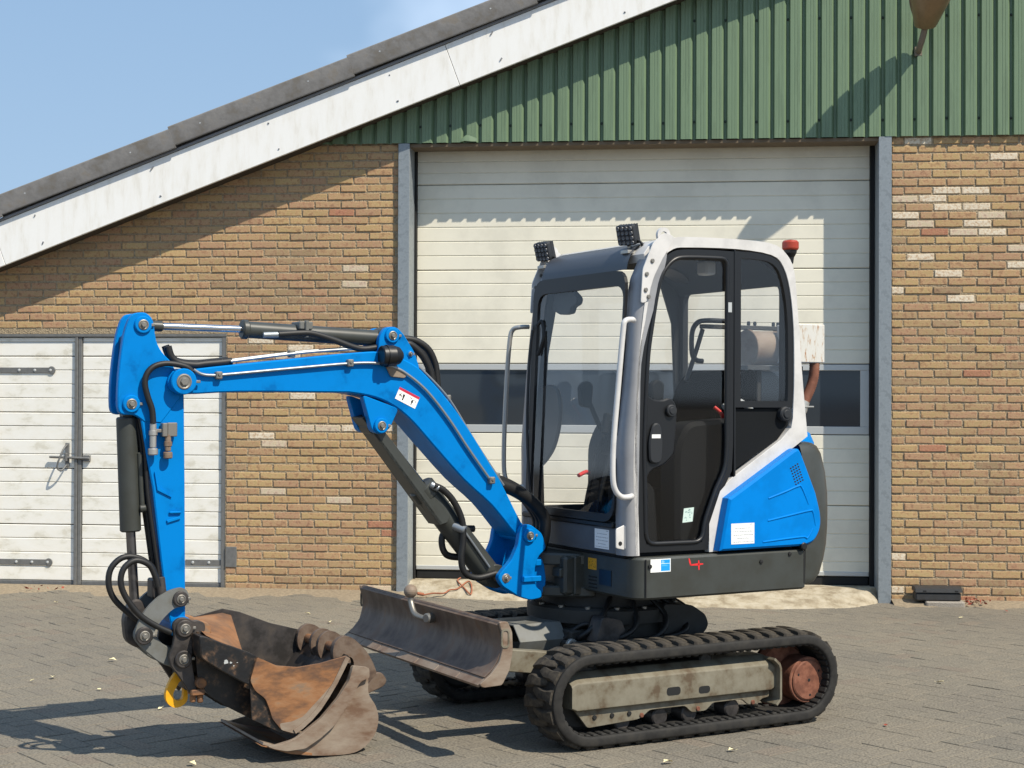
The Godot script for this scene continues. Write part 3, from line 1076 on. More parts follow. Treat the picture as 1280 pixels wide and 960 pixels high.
	var said := ["pale fallen leaf lying flat on the open paving nearest the left door", "large pale curled leaf on paving left of the bucket link", "tiny pale leaf at the left edge of the paving", "small pale leaf just above the boom shadow on the paving", "small pale leaf beside the shadow of the yellow lifting eye", "pale leaf behind the bucket, the farther of two near the blade", "bright pale leaf on paving between bucket and dozer blade", "pale leaf on the paving in front of the near track", "white leaf on paving to the right of the near track", "brown leaf on the paving near the right edge", "pale leaf on paving in front of the black box", "dark scrap of leaf near the right end of the wall", "yellowish leaf at the bottom edge under the near track", "yellowish leaf at the bottom edge below the bucket", "pale leaf on the sand near the white side door"]
	for k in spots.size():
		var s: Array = spots[k]
		var rows: Array = []
		var size: float = s[3] * 0.85
		for i in 7:
			var t := i / 6.0
			var w := size * 0.30 * sin(PI * (0.04 + 0.93 * t)) * (1.0 + 0.25 * sin(k * 3.0 + i * 2.3))
			var y := 0.006 + size * 0.10 * sin(t * 3.0 + k)
			rows.append([V((t - 0.5) * size, y + w * 0.5, -w), V((t - 0.5) * size, y, 0), V((t - 0.5) * size, y + w * 0.35, w)])
		mb = MB.new()
		mb.skin(rows)
		mb.skin([[rows[6][1], rows[6][1] + V(0, 0, 0.002)], [rows[6][1] + V(size * 0.3, 0.004, 0.003), rows[6][1] + V(size * 0.3, 0.004, 0.005)]])
		var lf := put(self, "fallen_leaf", mb, mt.leaf_pale if not k in [9, 11] else mt.leaf_red, Transform3D(Basis(Vector3.UP, k * 1.9), V(s[0], 0.002, s[1])))
		tag(lf, said[k], "leaf", "fallen leaves on the paving")
	var scraps := MB.new()
	var r := RandomNumberGenerator.new()
	r.seed = 77
	for k in 46:
		var x := 2.10 + absf(r.randfn(0, 0.09))
		var z := 0.10 + r.randfn(0, 0.045)
		if k > 36:
			x = -4.95 + r.randfn(0, 0.10)
			z = 0.30 + r.randfn(0, 0.05)
		var b := Basis.from_euler(V(r.randf_range(-0.9, 0.9), r.randf() * TAU, r.randf_range(-0.9, 0.9)))
		var c := V(x, 0.02 + r.randf() * 0.03, maxf(z, 0.03))
		var w := r.randf_range(0.008, 0.022)
		scraps.flat(c + b * V(-w, 0, 0), c + b * V(0, 0, -w * 0.5), c + b * V(w, 0.004, 0), c + b * V(0, 0, w * 0.5), Vector3.UP)
	var sc := put(self, "leaf_litter", scraps, mt.leaf_red)
	sc.set_meta("kind", "stuff")
	sc.set_meta("label", "red brown leaf litter blown against the foot of the brick wall")
	sc.set_meta("category", "leaves")

# ---------------------------------------------------------------- excavator
# own axes: x towards the tail, y up, z towards the side with the cab door
func sheet(p: PackedVector2Array, z: float) -> MB:
	var mb := MB.new()
	var t := Geometry2D.triangulate_polygon(p)
	for k in range(0, t.size(), 3):
		mb.tri(V(p[t[k]].x, p[t[k]].y, z), V(p[t[k + 1]].x, p[t[k + 1]].y, z), V(p[t[k + 2]].x, p[t[k + 2]].y, z), V(0, 0, 1), V(0, 0, 1), V(0, 0, 1))
	return mb

func plate(p: PackedVector2Array, z0: float, z1: float, bev := 0.003) -> MB:
	var mb := MB.new()
	mb.prism(p, z0, z1, bev)
	return mb

func tube(a: Array, z: float, r: float, segs := 8) -> MB:
	var mb := MB.new()
	mb.sweep(flatcurve(a, z, 6), r, segs)
	return mb

func pin(parent: Node, x: float, y: float, z0: float, z1: float, r: float, collar: Material, head := true) -> void:
	var mb := MB.new()
	mb.cyl(V(x, y, z0), V(x, y, z1), r, 24, 0.004)
	var c := put(parent, "pin_boss", mb, collar)
	if head:
		mb = MB.new()
		mb.lathe(V(x, y, z1), V(0, 0, 1), [Vector2(-0.002, r * 0.62), Vector2(0.003, r * 0.58), Vector2(0.004, r * 0.5), Vector2(0.002, r * 0.40), Vector2(0.002, 0.0)], 18)
		put(c, "pin", mb, mt.pin)
		mb = MB.new()
		mb.cyl(V(x, y, z1 + 0.001), V(x, y, z1 + 0.012), r * 0.32, 6, 0.002)
		mb.box(V(x + r * 0.75, y - 0.006, z1 - 0.012), V(x + r * 1.3, y + 0.006, z1 - 0.002), 0.002)
		put(c, "bolt", mb, mt.pin)

func strip(pts: PackedVector2Array, th: float) -> PackedVector2Array:   # a line given a thickness to its left
	var r := pts.duplicate()
	for i in range(pts.size() - 1, -1, -1):
		var d := (pts[mini(i + 1, pts.size() - 1)] - pts[maxi(i - 1, 0)]).normalized()
		r.append(pts[i] + Vector2(-d.y, d.x) * th)
	return r

func xfront(y: float) -> float:      # the cab's front leans a little
	if y < 1.29:
		return lerpf(-0.276, -0.282, clampf((y - 0.82) / 0.47, 0, 1))
	if y < 2.0:
		return lerpf(-0.282, -0.217, (y - 1.29) / 0.71)
	return lerpf(-0.217, -0.17, clampf((y - 2.0) / 0.17, 0, 1))

const FRONT := -0.50
const REAR := 0.665
const BELT := 0.196

func track_point(s: float) -> Array:       # place and direction along the belt's outer face
	var st := REAR - FRONT
	var arc := PI * BELT
	s = fposmod(s, 2.0 * (st + arc))
	if s < st:
		return [V(FRONT + s, 0.215 + BELT, 0), 0.0]
	s -= st
	if s < arc:
		var a := s / BELT
		return [V(REAR + sin(a) * BELT, 0.215 + cos(a) * BELT, 0), -a]
	s -= arc
	if s < st:
		return [V(REAR - s, 0.215 - BELT, 0), -PI]
	s -= st
	var b := s / BELT
	return [V(FRONT - sin(b) * BELT, 0.215 - cos(b) * BELT, 0), -PI - b]

func crawler(ex: Node, side: float) -> void:
	var tr := group_part(ex, "crawler_track")
	var zc := 0.575 * side
	var total := 2.0 * (REAR - FRONT + PI * BELT)
	var rows: Array = []
	for k in 97:
		var q := track_point(total * k / 96.0)
		var b := Basis(V(0, 0, 1), q[1])
		var line: Array = []
		for c in [[-0.119, 0.0], [-0.117, 0.002], [0.117, 0.002], [0.119, 0.0], [0.125, -0.008], [0.125, -0.032], [0.119, -0.041], [0.113, -0.042], [-0.113, -0.042], [-0.119, -0.041], [-0.125, -0.032], [-0.125, -0.008]]:
			line.append(q[0] + b * V(0, c[1], 0) + V(0, 0, zc + c[0]))
		rows.append(line)
	var mb := MB.new()
	mb.skin(rows, true)
	put(tr, "rubber_belt", mb, mt.rubber)
	var lugs: Array = []
	for k in 2:
		var lg := MB.new()
		var s := -1.0 if k == 0 else 1.0
		var r := RandomNumberGenerator.new()
		r.seed = 40 + k
		var rs: Array = []
		for i in 8:
			var t := i / 7.0
			var z := lerpf(s * 0.108, -s * 0.045, t)
			var skew := 0.018 * t - 0.006 + 0.004 * sin(t * 7.0 + k)
			var w := lerpf(0.030, 0.019, t) * (1.0 + 0.12 * sin(t * 9.0 + k * 2.0))
			var h := 0.021 * sqrt(sin(PI * clampf(0.14 + 0.8 * t, 0, 1)))
			rs.append([V(skew - w, -0.003, z), V(skew - w * 0.86, h * 0.85, z), V(skew - w * 0.72, h, z), V(skew + w * 0.62, h * 0.94, z), V(skew + w * 0.82, h * 0.75, z), V(skew + w, -0.003, z)])
		lg.skin(rs)
		for e in [0, 7]:
			for i in 4:
				var nn := V(0, 0.2, s if e == 0 else -s).normalized()
				lg.tri(rs[e][0], rs[e][i + 1], rs[e][i + 2] if i < 4 else rs[e][5], nn, nn, nn)
		lugs.append(lg.mesh())
	for k in 84:
		var q := track_point(total * k / 84.0 + 0.02)
		put(tr, "tread_lug", lugs[k % 2], mt.dusty, Transform3D(Basis(V(0, 0, 1), q[1]), q[0] + V(0, 0, zc)))
	mb = MB.new()
	for k in 84:
		var q := track_point(total * k / 84.0)
		var xf := Transform3D(Basis(V(0, 0, 1), q[1]), q[0] + V(0, 0, zc))
		for c in [[-0.112, -0.05], [0.05, 0.112]]:
			mb.box(V(-0.013, -0.050, c[0]), V(0.013, -0.035, c[1]), 0.004, xf)
	var cogs := put(tr, "inner_cogs", mb, mt.rubber)
	cogs.set_meta("kind", "stuff")
	# frame beam with a chamfered top and a notched lower plate
	var o := side
	mb = MB.new()
	var beam: Array = []
	for x in [-0.588, -0.560, 0.49, 0.512]:
		var sh := 0.012 if x == -0.588 or x == 0.512 else 0.0
		var line: Array = []
		for c in [[0.50, 0.17], [0.50, 0.325 - sh], [0.59, 0.325 - sh], [0.60, 0.324 - sh], [0.662, 0.292 - sh], [0.668, 0.282 - sh], [0.668, 0.176 + sh], [0.662, 0.168 + sh]]:
			line.append(V(x, c[1], c[0] * o))
		beam.append(line)
	mb.skin(beam, true)
	for e in [0, 3]:
		for i in range(1, 7):
			var nn := V(-1 if e == 0 else 1, 0, 0)
			mb.tri(beam[e][0], beam[e][i], beam[e][i + 1], nn, nn, nn)
	var fr := put(tr, "frame_beam", mb, mt.frame_grey)
	mb = MB.new()
	var low := fillet(P([-0.562, 0.172, -0.495, 0.088, -0.24, 0.100, -0.215, 0.106, -0.17, 0.136, 0.02, 0.136, 0.055, 0.104, 0.135, 0.104, 0.175, 0.136, 0.34, 0.136, 0.375, 0.108, 0.43, 0.108, 0.455, 0.130, 0.498, 0.134, 0.498, 0.172]), 0.012, 2)
	mb.prism(low, 0.628 if o > 0 else -0.642, 0.642 if o > 0 else -0.628, 0.002)
	put(fr, "lower_plate", mb, mt.frame_grey)
	for s in [[-0.098, -0.024, 0.196, 0.232], [0.076, 0.138, 0.190, 0.222]]:
		mb = MB.new()
		mb.prism(fillet(P([s[0], s[2], s[1], s[2], s[1], s[3], s[0], s[3]]), 0.016, 4), 0.640 if o > 0 else -0.6693, 0.6693 if o > 0 else -0.640, 0.0)
		put(fr, "slot", mb, mt.seal)
	for x in [-0.46, -0.37, -0.28, -0.215, 0.09, 0.40]:
		mb = MB.new()
		mb.cyl(V(x, 0.132 if x < -0.25 else 0.118, 0.638 * o), V(x, 0.132 if x < -0.25 else 0.118, 0.648 * o), 0.011, 8, 0.002)
		put(fr, "bolt", mb, mt.rust_red if x > -0.25 else mt.seal)
	# idler, rollers, drive motor, scraper
	mb = MB.new()
	mb.cyl(V(FRONT, 0.215, 0.52 * o), V(FRONT, 0.215, 0.585 * o), 0.150, 28, 0.02)
	mb.cyl(V(FRONT, 0.215, 0.57 * o), V(FRONT, 0.215, 0.60 * o), 0.05, 16, 0.005)
	put(tr, "idler_wheel", mb, mt.under)
	mb = MB.new()
	for x in [-0.30, -0.10, 0.06, 0.30]:
		mb.cyl(V(x, 0.095, 0.53 * o), V(x, 0.095, 0.62 * o), 0.042, 16, 0.006)
	put(tr, "track_rollers", mb, mt.steel_dark).set_meta("kind", "stuff")
	mb = MB.new()
	mb.cyl(V(0.165, 0.318, 0.50 * o), V(0.165, 0.318, 0.60 * o), 0.036, 18, 0.005)
	put(tr, "carrier_roller", mb, mt.under)
	mb = MB.new()
	mb.cyl(V(0.665, 0.205, 0.47 * o), V(0.665, 0.205, 0.53 * o), 0.16, 30, 0.02)
	mb.cyl(V(0.735, 0.190, 0.50 * o), V(0.735, 0.190, 0.63 * o), 0.108, 32, 0.004)
	var dm := put(tr, "drive_motor", mb, mt.rust_red)
	mb = MB.new()
	mb.lathe(V(0.735, 0.190, 0.63 * o), V(0, 0, o), [Vector2(-0.01, 0.094), Vector2(0.006, 0.094), Vector2(0.010, 0.088), Vector2(0.010, 0.0)], 32)
	var cap := put(dm, "cover_disc", mb, mt.rust_red)
	mb = MB.new()
	for a in [0.6, 2.7, 4.8]:
		mb.cyl(V(0.735 + cos(a) * 0.07, 0.19 + sin(a) * 0.07, 0.638 * o), V(0.735 + cos(a) * 0.07, 0.19 + sin(a) * 0.07, 0.6415 * o), 0.006, 8, 0.001)
	mb.cyl(V(0.735, 0.19, 0.638 * o), V(0.735, 0.19, 0.6415 * o), 0.008, 8, 0.001)
	put(dm, "plug", mb, mt.seal)
	mb = MB.new()
	mb.prism(strip(P([0.478, 0.312, 0.506, 0.288, 0.513, 0.27, 0.513, 0.13, 0.49, 0.11]), 0.012), 0.52 if o > 0 else -0.70, 0.70 if o > 0 else -0.52, 0.001)
	put(tr, "scraper_plate", mb, mt.frame_grey)

func build_excavator() -> void:
	var ex := base("mini_excavator", Transform3D(Basis(Vector3.UP, deg_to_rad(35.6)), V(-0.359, 0.0, 4.311)))
	tag(ex, "blue and grey mini excavator with white cab and rubber tracks on the paved yard", "excavator")
	crawler(ex, 1.0)
	crawler(ex, -1.0)
	build_undercarriage(ex)
	build_upper(ex)
	build_cab(ex)
	build_boom(ex)
	build_arm(ex)
	build_buckets(ex)

func build_undercarriage(ex: Node) -> void:
	var mb := MB.new()
	mb.prism(fillet(P([-0.36, -0.40, 0.36, -0.40, 0.40, 0.40, -0.40, 0.40]), 0.06, 3), 0.22, 0.40, 0.01, Transform3D(Basis(V(1, 0, 0), V(0, 0, -1), V(0, 1, 0)), Vector3.ZERO))
	for sx in [-1.0, 1.0]:
		for sz in [-1.0, 1.0]:
			var a := atan2(0.30 * sz, 0.25 * sx)
			mb.box(V(0.10, 0.20, -0.07), V(0.62, 0.34, 0.07), 0.02, Transform3D(Basis(Vector3.UP, -a), Vector3.ZERO))
	put(ex, "undercarriage_frame", mb, mt.under)
	mb = MB.new()
	mb.lathe(V(0, 0.38, 0), Vector3.UP, [Vector2(0, 0), Vector2(0, 0.33), Vector2(0.09, 0.33), Vector2(0.09, 0.37), Vector2(0.15, 0.37), Vector2(0.16, 0.35), Vector2(0.16, 0.30), Vector2(0.25, 0.30), Vector2(0.25, 0)], 36)
	var sr := put(ex, "slew_ring", mb, mt.under)
	for k in 16:
		var a := TAU * k / 16.0
		mb = MB.new()
		mb.cyl(V(cos(a) * 0.345, 0.528, sin(a) * 0.345), V(cos(a) * 0.345, 0.548, sin(a) * 0.345), 0.014, 6, 0.002)
		put(sr, "bolt", mb, mt.pin)
	mb = MB.new()
	mb.prism(fillet(P([0.10, 0.40, 0.33, 0.40, 0.36, 0.44, 0.34, 0.49, 0.26, 0.54, 0.10, 0.55]), 0.02, 3), -0.30, 0.36, 0.02)
	put(ex, "slew_motor_guard", mb, mt.under)
	for k in 5:
		mb = MB.new()
		var a0 := 0.5 + k * 0.42
		mb.sweep(curve([V(cos(a0) * 0.20, 0.60, sin(a0) * 0.30), V(cos(a0) * 0.40, 0.50 - 0.02 * (k % 2), sin(a0) * 0.40), V(cos(a0 + 0.2) * 0.43, 0.42, sin(a0 + 0.2) * 0.43), V(cos(a0 + 0.5) * 0.30, 0.39, sin(a0 + 0.5) * 0.34)], 6), 0.013, 8)
		put(ex, "hydraulic_hose", mb, mt.hose)
	mb = MB.new()
	mb.prism(fillet(P([-0.30, 0.40, -0.12, 0.40, -0.16, 0.50, -0.26, 0.52]), 0.02, 3), 0.30, 0.40, 0.01)
	put(ex, "valve_block", mb, mt.steel_dark)
	# dozer blade
	var bl := group_part(ex, "dozer_blade")
	var prof := smooth2(P([-0.962, 0.578, -0.945, 0.53, -0.940, 0.48, -0.955, 0.43, -0.985, 0.385, -1.025, 0.352]), 4)
	mb = MB.new()
	mb.prism(strip(prof, -0.014), -0.70, 0.70, 0.002)
	mb.prism(circle(-0.952, 0.574, 0.013, 10), -0.70, 0.70, 0.003)
	put(bl, "mouldboard", mb, mt.blade)
	mb = MB.new()
	for k in 7:
		mb.prism(P([-1.005, 0.378, -1.062, 0.333, -1.055, 0.322, -0.995, 0.362]), -0.70 + k * 0.2, -0.502 + k * 0.2, 0.003)
	put(bl, "cutting_edge", mb, mt.steel_pale)
	for s in [-1.0, 1.0]:
		mb = MB.new()
		mb.prism(fillet(P([-0.972, 0.586, -0.93, 0.586, -0.908, 0.54, -0.905, 0.46, -0.92, 0.385, -0.955, 0.325, -1.045, 0.322, -1.062, 0.338, -1.01, 0.372, -0.968, 0.42, -0.952, 0.48, -0.956, 0.54]), 0.01, 2), 0.700 if s > 0 else -0.714, 0.714 if s > 0 else -0.700, 0.002)
		var ep := put(bl, "end_plate", mb, mt.steel_pale)
		mb = MB.new()
		ring(mb, fillet(P([-0.962, 0.478, -0.922, 0.478, -0.922, 0.556, -0.962, 0.556]), 0.018, 4), fillet(P([-0.955, 0.485, -0.929, 0.485, -0.929, 0.549, -0.955, 0.549]), 0.014, 4), 0.712 if s > 0 else -0.718, 0.718 if s > 0 else -0.712)
		put(bl, "lifting_slot", mb, mt.frame_grey)
		mb = MB.new()
		mb.prism(fillet(P([-0.93, 0.34, -0.90, 0.43, -0.55, 0.385, -0.30, 0.34, -0.30, 0.26, -0.52, 0.28]), 0.02, 2), s * 0.36 - 0.035, s * 0.36 + 0.035, 0.004)
		put(bl, "push_arm", mb, mt.frame_grey)
	mb = MB.new()
	mb.prism(fillet(P([-0.925, 0.36, -0.905, 0.52, -0.86, 0.50, -0.86, 0.38]), 0.01, 2), -0.45, 0.45, 0.004)
	put(bl, "back_beam", mb, mt.under)
	mb = MB.new()
	mb.cyl(V(-0.90, 0.44, 0.02), V(-0.36, 0.40, 0.02), 0.035, 18)
	mb.cyl(V(-0.36, 0.40, 0.02), V(-0.20, 0.39, 0.02), 0.05, 18)
	put(bl, "blade_cylinder", mb, mt.under)
	mb = MB.new()
	mb.prism(strip(P([-0.10, 0.335, -0.125, 0.395, -0.06, 0.465, 0.16, 0.465, 0.20, 0.42]), -0.008), -0.585, -0.335, 0.002, Transform3D(Basis(V(0, 0, -1), V(0, 1, 0), V(1, 0, 0)), V(0, 0.01, 0.09)))
	put(bl, "cylinder_cover", mb, mt.grey_light)
	mb = MB.new()
	mb.box(V(-0.345, 0.34, 0.03), V(-0.18, 0.445, 0.26), 0.008)
	put(bl, "bracket", mb, mt.under)
	mb = MB.new()
	mb.cyl(V(-0.35, 0.385, 0.262), V(-0.35, 0.385, 0.285), 0.028, 16)
	put(bl, "pivot_pin", mb, mt.silver)
	# tow ball on the blade's top edge
	mb = MB.new()
	mb.sweep(curve([V(-0.965, 0.525, 0.085), V(-0.995, 0.522, 0.06), V(-1.012, 0.535, 0.005), V(-1.012, 0.58, -0.035), V(-1.012, 0.605, -0.04)], 5), 0.0135, 12)
	mb.cyl(V(-0.955, 0.525, 0.075), V(-1.0, 0.525, 0.092), 0.023, 16, 0.006)
	put(bl, "tow_hook", mb, mt.pin)
	mb = MB.new()
	var pr: Array = []
	for k in 13:
		pr.append(Vector2(-cos(PI * k / 12.0) * 0.031, maxf(sin(PI * k / 12.0) * 0.031, 0.0)))
	mb.lathe(V(-1.012, 0.632, -0.042), Vector3.UP, pr, 22)
	put(bl, "tow_ball", mb, mt.steel_pale)
	# hydraulic lines behind the blade
	for k in 3:
		mb = MB.new()
		mb.sweep(curve([V(-0.36, 0.39, 0.10 + k * 0.05), V(-0.28, 0.43 + 0.02 * k, 0.16 + k * 0.05), V(-0.18, 0.45, 0.18 + k * 0.06), V(-0.05, 0.42, 0.22 + k * 0.04)]), 0.011, 8)
		put(ex, "hydraulic_hose", mb, mt.hose)

func build_upper(ex: Node) -> void:
	var lay := Transform3D(Basis(V(1, 0, 0), V(0, 0, -1), V(0, 1, 0)), Vector3.ZERO)      # plan (x, -z) raised along y
	var mb := MB.new()
	var plan := fillet(P([-0.255, -0.66, 0.690, -0.66, 0.690, 0.66, -0.255, 0.66]), 0.085, 6, [1, 2])
	mb.prism(plan, 0.622, 0.808, 0.010, lay)
	var sk := put(ex, "base_skirt", mb, mt.grey)
	for q in [[-0.205, 0.0025], [0.688, 0.004]]:
		mb = MB.new()
		mb.box(V(q[0] - q[1], 0.634 if q[0] < 0 else 0.648, 0.655), V(q[0] + q[1], 0.800, 0.6612), 0.0)
		put(sk, "seam", mb, mt.seal)
	for q in [[-0.185, 0.770], [0.432, 0.762], [0.60, 0.79]]:
		mb = MB.new()
		mb.lathe(V(q[0], q[1], 0.6595), V(0, 0, 1), [Vector2(0, 0.010), Vector2(0.006, 0.009), Vector2(0.008, 0.0)], 12)
		put(sk, "bolt", mb, mt.seal)
	# sprayed number, sticker, maker's plate
	mb = MB.new()
	for s in [[0.026, 0.796, 0.036, 0.763], [0.033, 0.766, 0.104, 0.768], [0.079, 0.785, 0.081, 0.742]]:
		var a := V(s[0], s[1], 0.6606)
		var b := V(s[2], s[3], 0.6606)
		var d := (b - a).normalized()
		var w := V(-d.y, d.x, 0) * 0.0048
		var wv := V(-d.y, d.x, 0) * 0.0028
		mb.flat(a + wv, (a + b) * 0.5 + w, (a + b) * 0.5 - w, a - wv, V(0, 0, 1))
		mb.flat((a + b) * 0.5 + w, b + wv, b - wv, (a + b) * 0.5 - w, V(0, 0, 1))
	put(sk, "painted_four", mb, M(rgb(214, 36, 40), 0.7))
	var im := Image.create(160, 86, false, Image.FORMAT_RGB8)
	im.fill(rgb(232, 232, 228))
	im.fill_rect(Rect2i(82, 6, 72, 74), rgb(22, 150, 220))
	im.fill_rect(Rect2i(82, 30, 72, 3), rgb(220, 236, 244))
	for k in 4:
		im.fill_rect(Rect2i(88, 12 + k * 5, 16 + (k * 7) % 13, 2), rgb(205, 230, 244))
	for k in 2:
		im.fill_rect(Rect2i(88, 40 + k * 5, 40 + k * 8, 2), rgb(120, 200, 238))
	decal(sk, "sticker", V(-0.128, 0.772, 0.6610), V(0.054, 0, 0), V(0, 0.029, 0), printed(im))
	mb = MB.new()
	mb.box(V(-0.2585, 0.665, 0.36), V(-0.2548, 0.735, 0.46), 0.0)
	put(sk, "type_plate", mb, M(rgb(28, 32, 44), 0.3))
	im = Image.create(96, 80, false, Image.FORMAT_RGB8)
	im.fill(rgb(206, 150, 30))
	for k in 60:
		im.fill_rect(Rect2i(rng.randi_range(6, 84), rng.randi_range(8, 70), rng.randi_range(2, 7), rng.randi_range(1, 4)), rgb(70, 52, 16))
	decal(sk, "warning_sticker", V(-0.2558, 0.752, 0.300), V(0, 0, 0.036), V(0, 0.026, 0), printed(im))
	mb = MB.new()
	for k in 4:
		mb.box(V(-0.2575, 0.69 - k * 0.016, 0.27), V(-0.2545, 0.697 - k * 0.016, 0.34), 0.001)
	put(sk, "vent", mb, mt.seal)
	# nose that carries the boom's swing post: two lugs round a dark opening
	mb = MB.new()
	mb.prism(fillet(P([-0.20, -0.26, -0.20, 0.26, -0.30, 0.20, -0.42, 0.10, -0.455, 0.05, -0.455, -0.05, -0.42, -0.10, -0.30, -0.20]), 0.04, 4), 0.735, 0.790, 0.008, lay)
	mb.prism(fillet(P([-0.20, -0.26, -0.20, 0.26, -0.30, 0.20, -0.42, 0.10, -0.455, 0.05, -0.455, -0.05, -0.42, -0.10, -0.30, -0.20]), 0.04, 4), 0.590, 0.640, 0.008, lay)
	mb.box(V(-0.30, 0.60, -0.22), V(-0.22, 0.78, 0.22), 0.006)
	mb.box(V(-0.345, 0.60, 0.10), V(-0.24, 0.78, 0.205), 0.012)
	mb.box(V(-0.362, 0.682, 0.115), V(-0.33, 0.725, 0.19), 0.006)
	put(ex, "swing_bracket", mb, mt.grey)
	mb = MB.new()
	mb.cyl(V(-0.425, 0.575, 0), V(-0.425, 0.80, 0), 0.035, 18)
	put(ex, "swing_pin", mb, mt.steel_dark)
	# counterweight tail
	var rows: Array = []
	for l in [[0.64, 0.02, 0.02, 0], [0.64, 0.12, 0.58, 0], [0.64, 0.151, 0.64, 1], [0.648, 0.189, 0.654, 1], [0.675, 0.238, 0.659, 0.8], [0.74, 0.279, 0.661, 0.4], [0.82, 0.307, 0.662, 0], [0.9, 0.319, 0.662, 0], [0.97, 0.324, 0.661, 0], [1.06, 0.326, 0.657, 0], [1.16, 0.315, 0.648, 0], [1.25, 0.29, 0.632, 0], [1.285, 0.262, 0.62, 0], [1.3, 0.236, 0.6, 0], [1.308, 0.2, 0.57, 0], [1.308, 0.02, 0.05, 0]]:
		var line: Array = []
		for k in 33:
			var a := -PI / 2 + PI * k / 32.0
			var cx := signf(cos(a)) * pow(absf(cos(a)), 0.72)
			var sz := signf(sin(a)) * pow(absf(sin(a)), 0.80)
			var x: float = 0.694 + l[1] * cx
			line.append(V(x, l[0] + 0.05 * l[3] * smoothstep(0.70, 1.08, x), l[2] * sz))
		rows.append(line)
	mb = MB.new()
	mb.skin(rows)
	put(ex, "counterweight", mb, mt.grey)
	# blue hood behind the cab
	rows = []
	for l in [[1.20, 0.345, 0.56], [1.30, 0.335, 0.55], [1.345, 0.32, 0.53], [1.368, 0.29, 0.49], [1.374, 0.25, 0.44], [1.376, 0.01, 0.02]]:
		var line: Array = []
		for k in 25:
			var a := -PI / 2 + PI * k / 24.0
			line.append(V(0.66 + l[1] * pow(maxf(cos(a), 0.0), 0.6), l[0], l[2] * signf(sin(a)) * pow(absf(sin(a)), 0.7)))
		rows.append(line)
	mb = MB.new()
	mb.skin(rows)
	put(ex, "rear_hood", mb, mt.blue)
	# blue engine door with pressed ribs, louvre and sticker
	mb = MB.new()
	var door := fillet(P([0.190, 0.822, 0.240, 1.058, 0.388, 1.142, 0.630, 1.282, 0.652, 1.272, 0.684, 1.205, 0.748, 1.070, 0.779, 0.968, 0.779, 0.905, 0.744, 0.846, 0.690, 0.826]), 0.03, 4, [0, 1])
	mb.prism(door, 0.60, 0.676, 0.010)
	var ep := put(ex, "engine_door", mb, mt.blue_panel)
	for s in [[0.463, 1.052, 0.655, 1.108, 0.700, 1.02], [0.459, 0.950, 0.722, 0.992, 0.742, 0.92], [0.430, 0.853, 0.690, 0.872, 0.728, 0.905]]:
		mb = MB.new()
		mb.sweep(curve([V(s[0], s[1], 0.6735), V(lerpf(s[0], s[2], 0.5), lerpf(s[1], s[3], 0.5), 0.6745), V(s[2] - 0.02, s[3] - 0.004, 0.6745), V(s[2] + 0.004, s[3] - 0.01, 0.6742), V(s[4], s[5], 0.6728)], 5), 0.0055, 8)
		put(ep, "pressed_rib", mb, mt.blue_panel)
	for i in 4:
		for j in 7:
			var x := 0.588 + i * 0.0135 + j * 0.0052
			var y := 1.185 + i * 0.0065 - j * 0.0125
			mb = MB.new()
			mb.box(V(x, y, 0.6755), V(x + 0.009, y + 0.0065, 0.6768), 0.0)
			put(ep, "louvre_slot", mb, mt.seal)
	decal(ep, "sticker", V(0.314, 0.897, 0.6772), V(0.066, 0, 0), V(0, 0.047, 0), sticker(4, 256, 184, [[0.80, 0.90, 0.07], [0.18, 0.80, 0.24], [0.10, 0.90, 0.40], [0.10, 0.90, 0.57], [0.24, 0.76, 0.73], [0.06, 0.92, 0.90]]))
	mb = MB.new()
	mb.cyl(V(0.672, 0.824, 0.60), V(0.672, 0.824, 0.682), 0.018, 14)
	put(ex, "hood_latch", mb, mt.black)
	# soot filter unit carried behind the cab
	var pf := group_part(ex, "particulate_filter")
	mb = MB.new()
	mb.cyl(V(0.86, 1.768, 0.02), V(1.05, 1.772, 0.02), 0.088, 30, 0.006)
	mb.cyl(V(0.845, 1.768, 0.02), V(0.862, 1.768, 0.02), 0.097, 30, 0.003)
	mb.cyl(V(1.048, 1.772, 0.02), V(1.066, 1.772, 0.02), 0.100, 30, 0.003)
	mb.cyl(V(1.066, 1.772, 0.02), V(1.10, 1.772, 0.02), 0.075, 30, 0.004)
	put(pf, "canister", mb, mt.steel_pale)
	mb = MB.new()
	mb.box(V(0.993, 1.694, 0.08), V(1.166, 1.888, 0.25), 0.004)
	put(pf, "housing", mb, relief(tx(M(Color.WHITE, 0.6), noise(91, 0.03, 5, [rgb(152, 104, 70), rgb(184, 172, 156), rgb(198, 197, 191)], [0.12, 0.22, 0.42], 256), 3.0), noise(3, 0.09, 4, [0.0, 1.0], [0.2, 0.8], 256), 0.04))
	pf.get_node("housing").material_override.uv1_scale = V(5.0, 1.6, 3.0)
	mb = MB.new()
	mb.sweep(flatcurve([1.123, 1.70, 1.122, 1.655, 1.113, 1.607, 1.094, 1.56, 1.072, 1.522, 1.055, 1.495], 0.22, 8), 0.024, 14, 0.12)
	put(pf, "flexible_pipe", mb, mt.rust_red)
	mb = MB.new()
	mb.cyl(V(1.058, 1.50, 0.22), V(1.036, 1.445, 0.22), 0.028, 16)
	mb.box(V(1.03, 1.468, 0.243), V(1.095, 1.476, 0.252), 0.002)
	mb.cyl(V(1.04, 1.45, 0.22), V(1.03, 1.36, 0.22), 0.020, 14)
	put(pf, "clamp", mb, mt.silver)
	mb = MB.new()
	mb.box(V(0.56, 1.862, 0.005), V(1.10, 1.884, 0.035), 0.003)
	mb.box(V(0.80, 1.655, -0.02), V(1.16, 1.68, 0.09), 0.003)
	mb.box(V(0.90, 1.20, 0.0), V(0.93, 1.66, 0.04), 0.003)
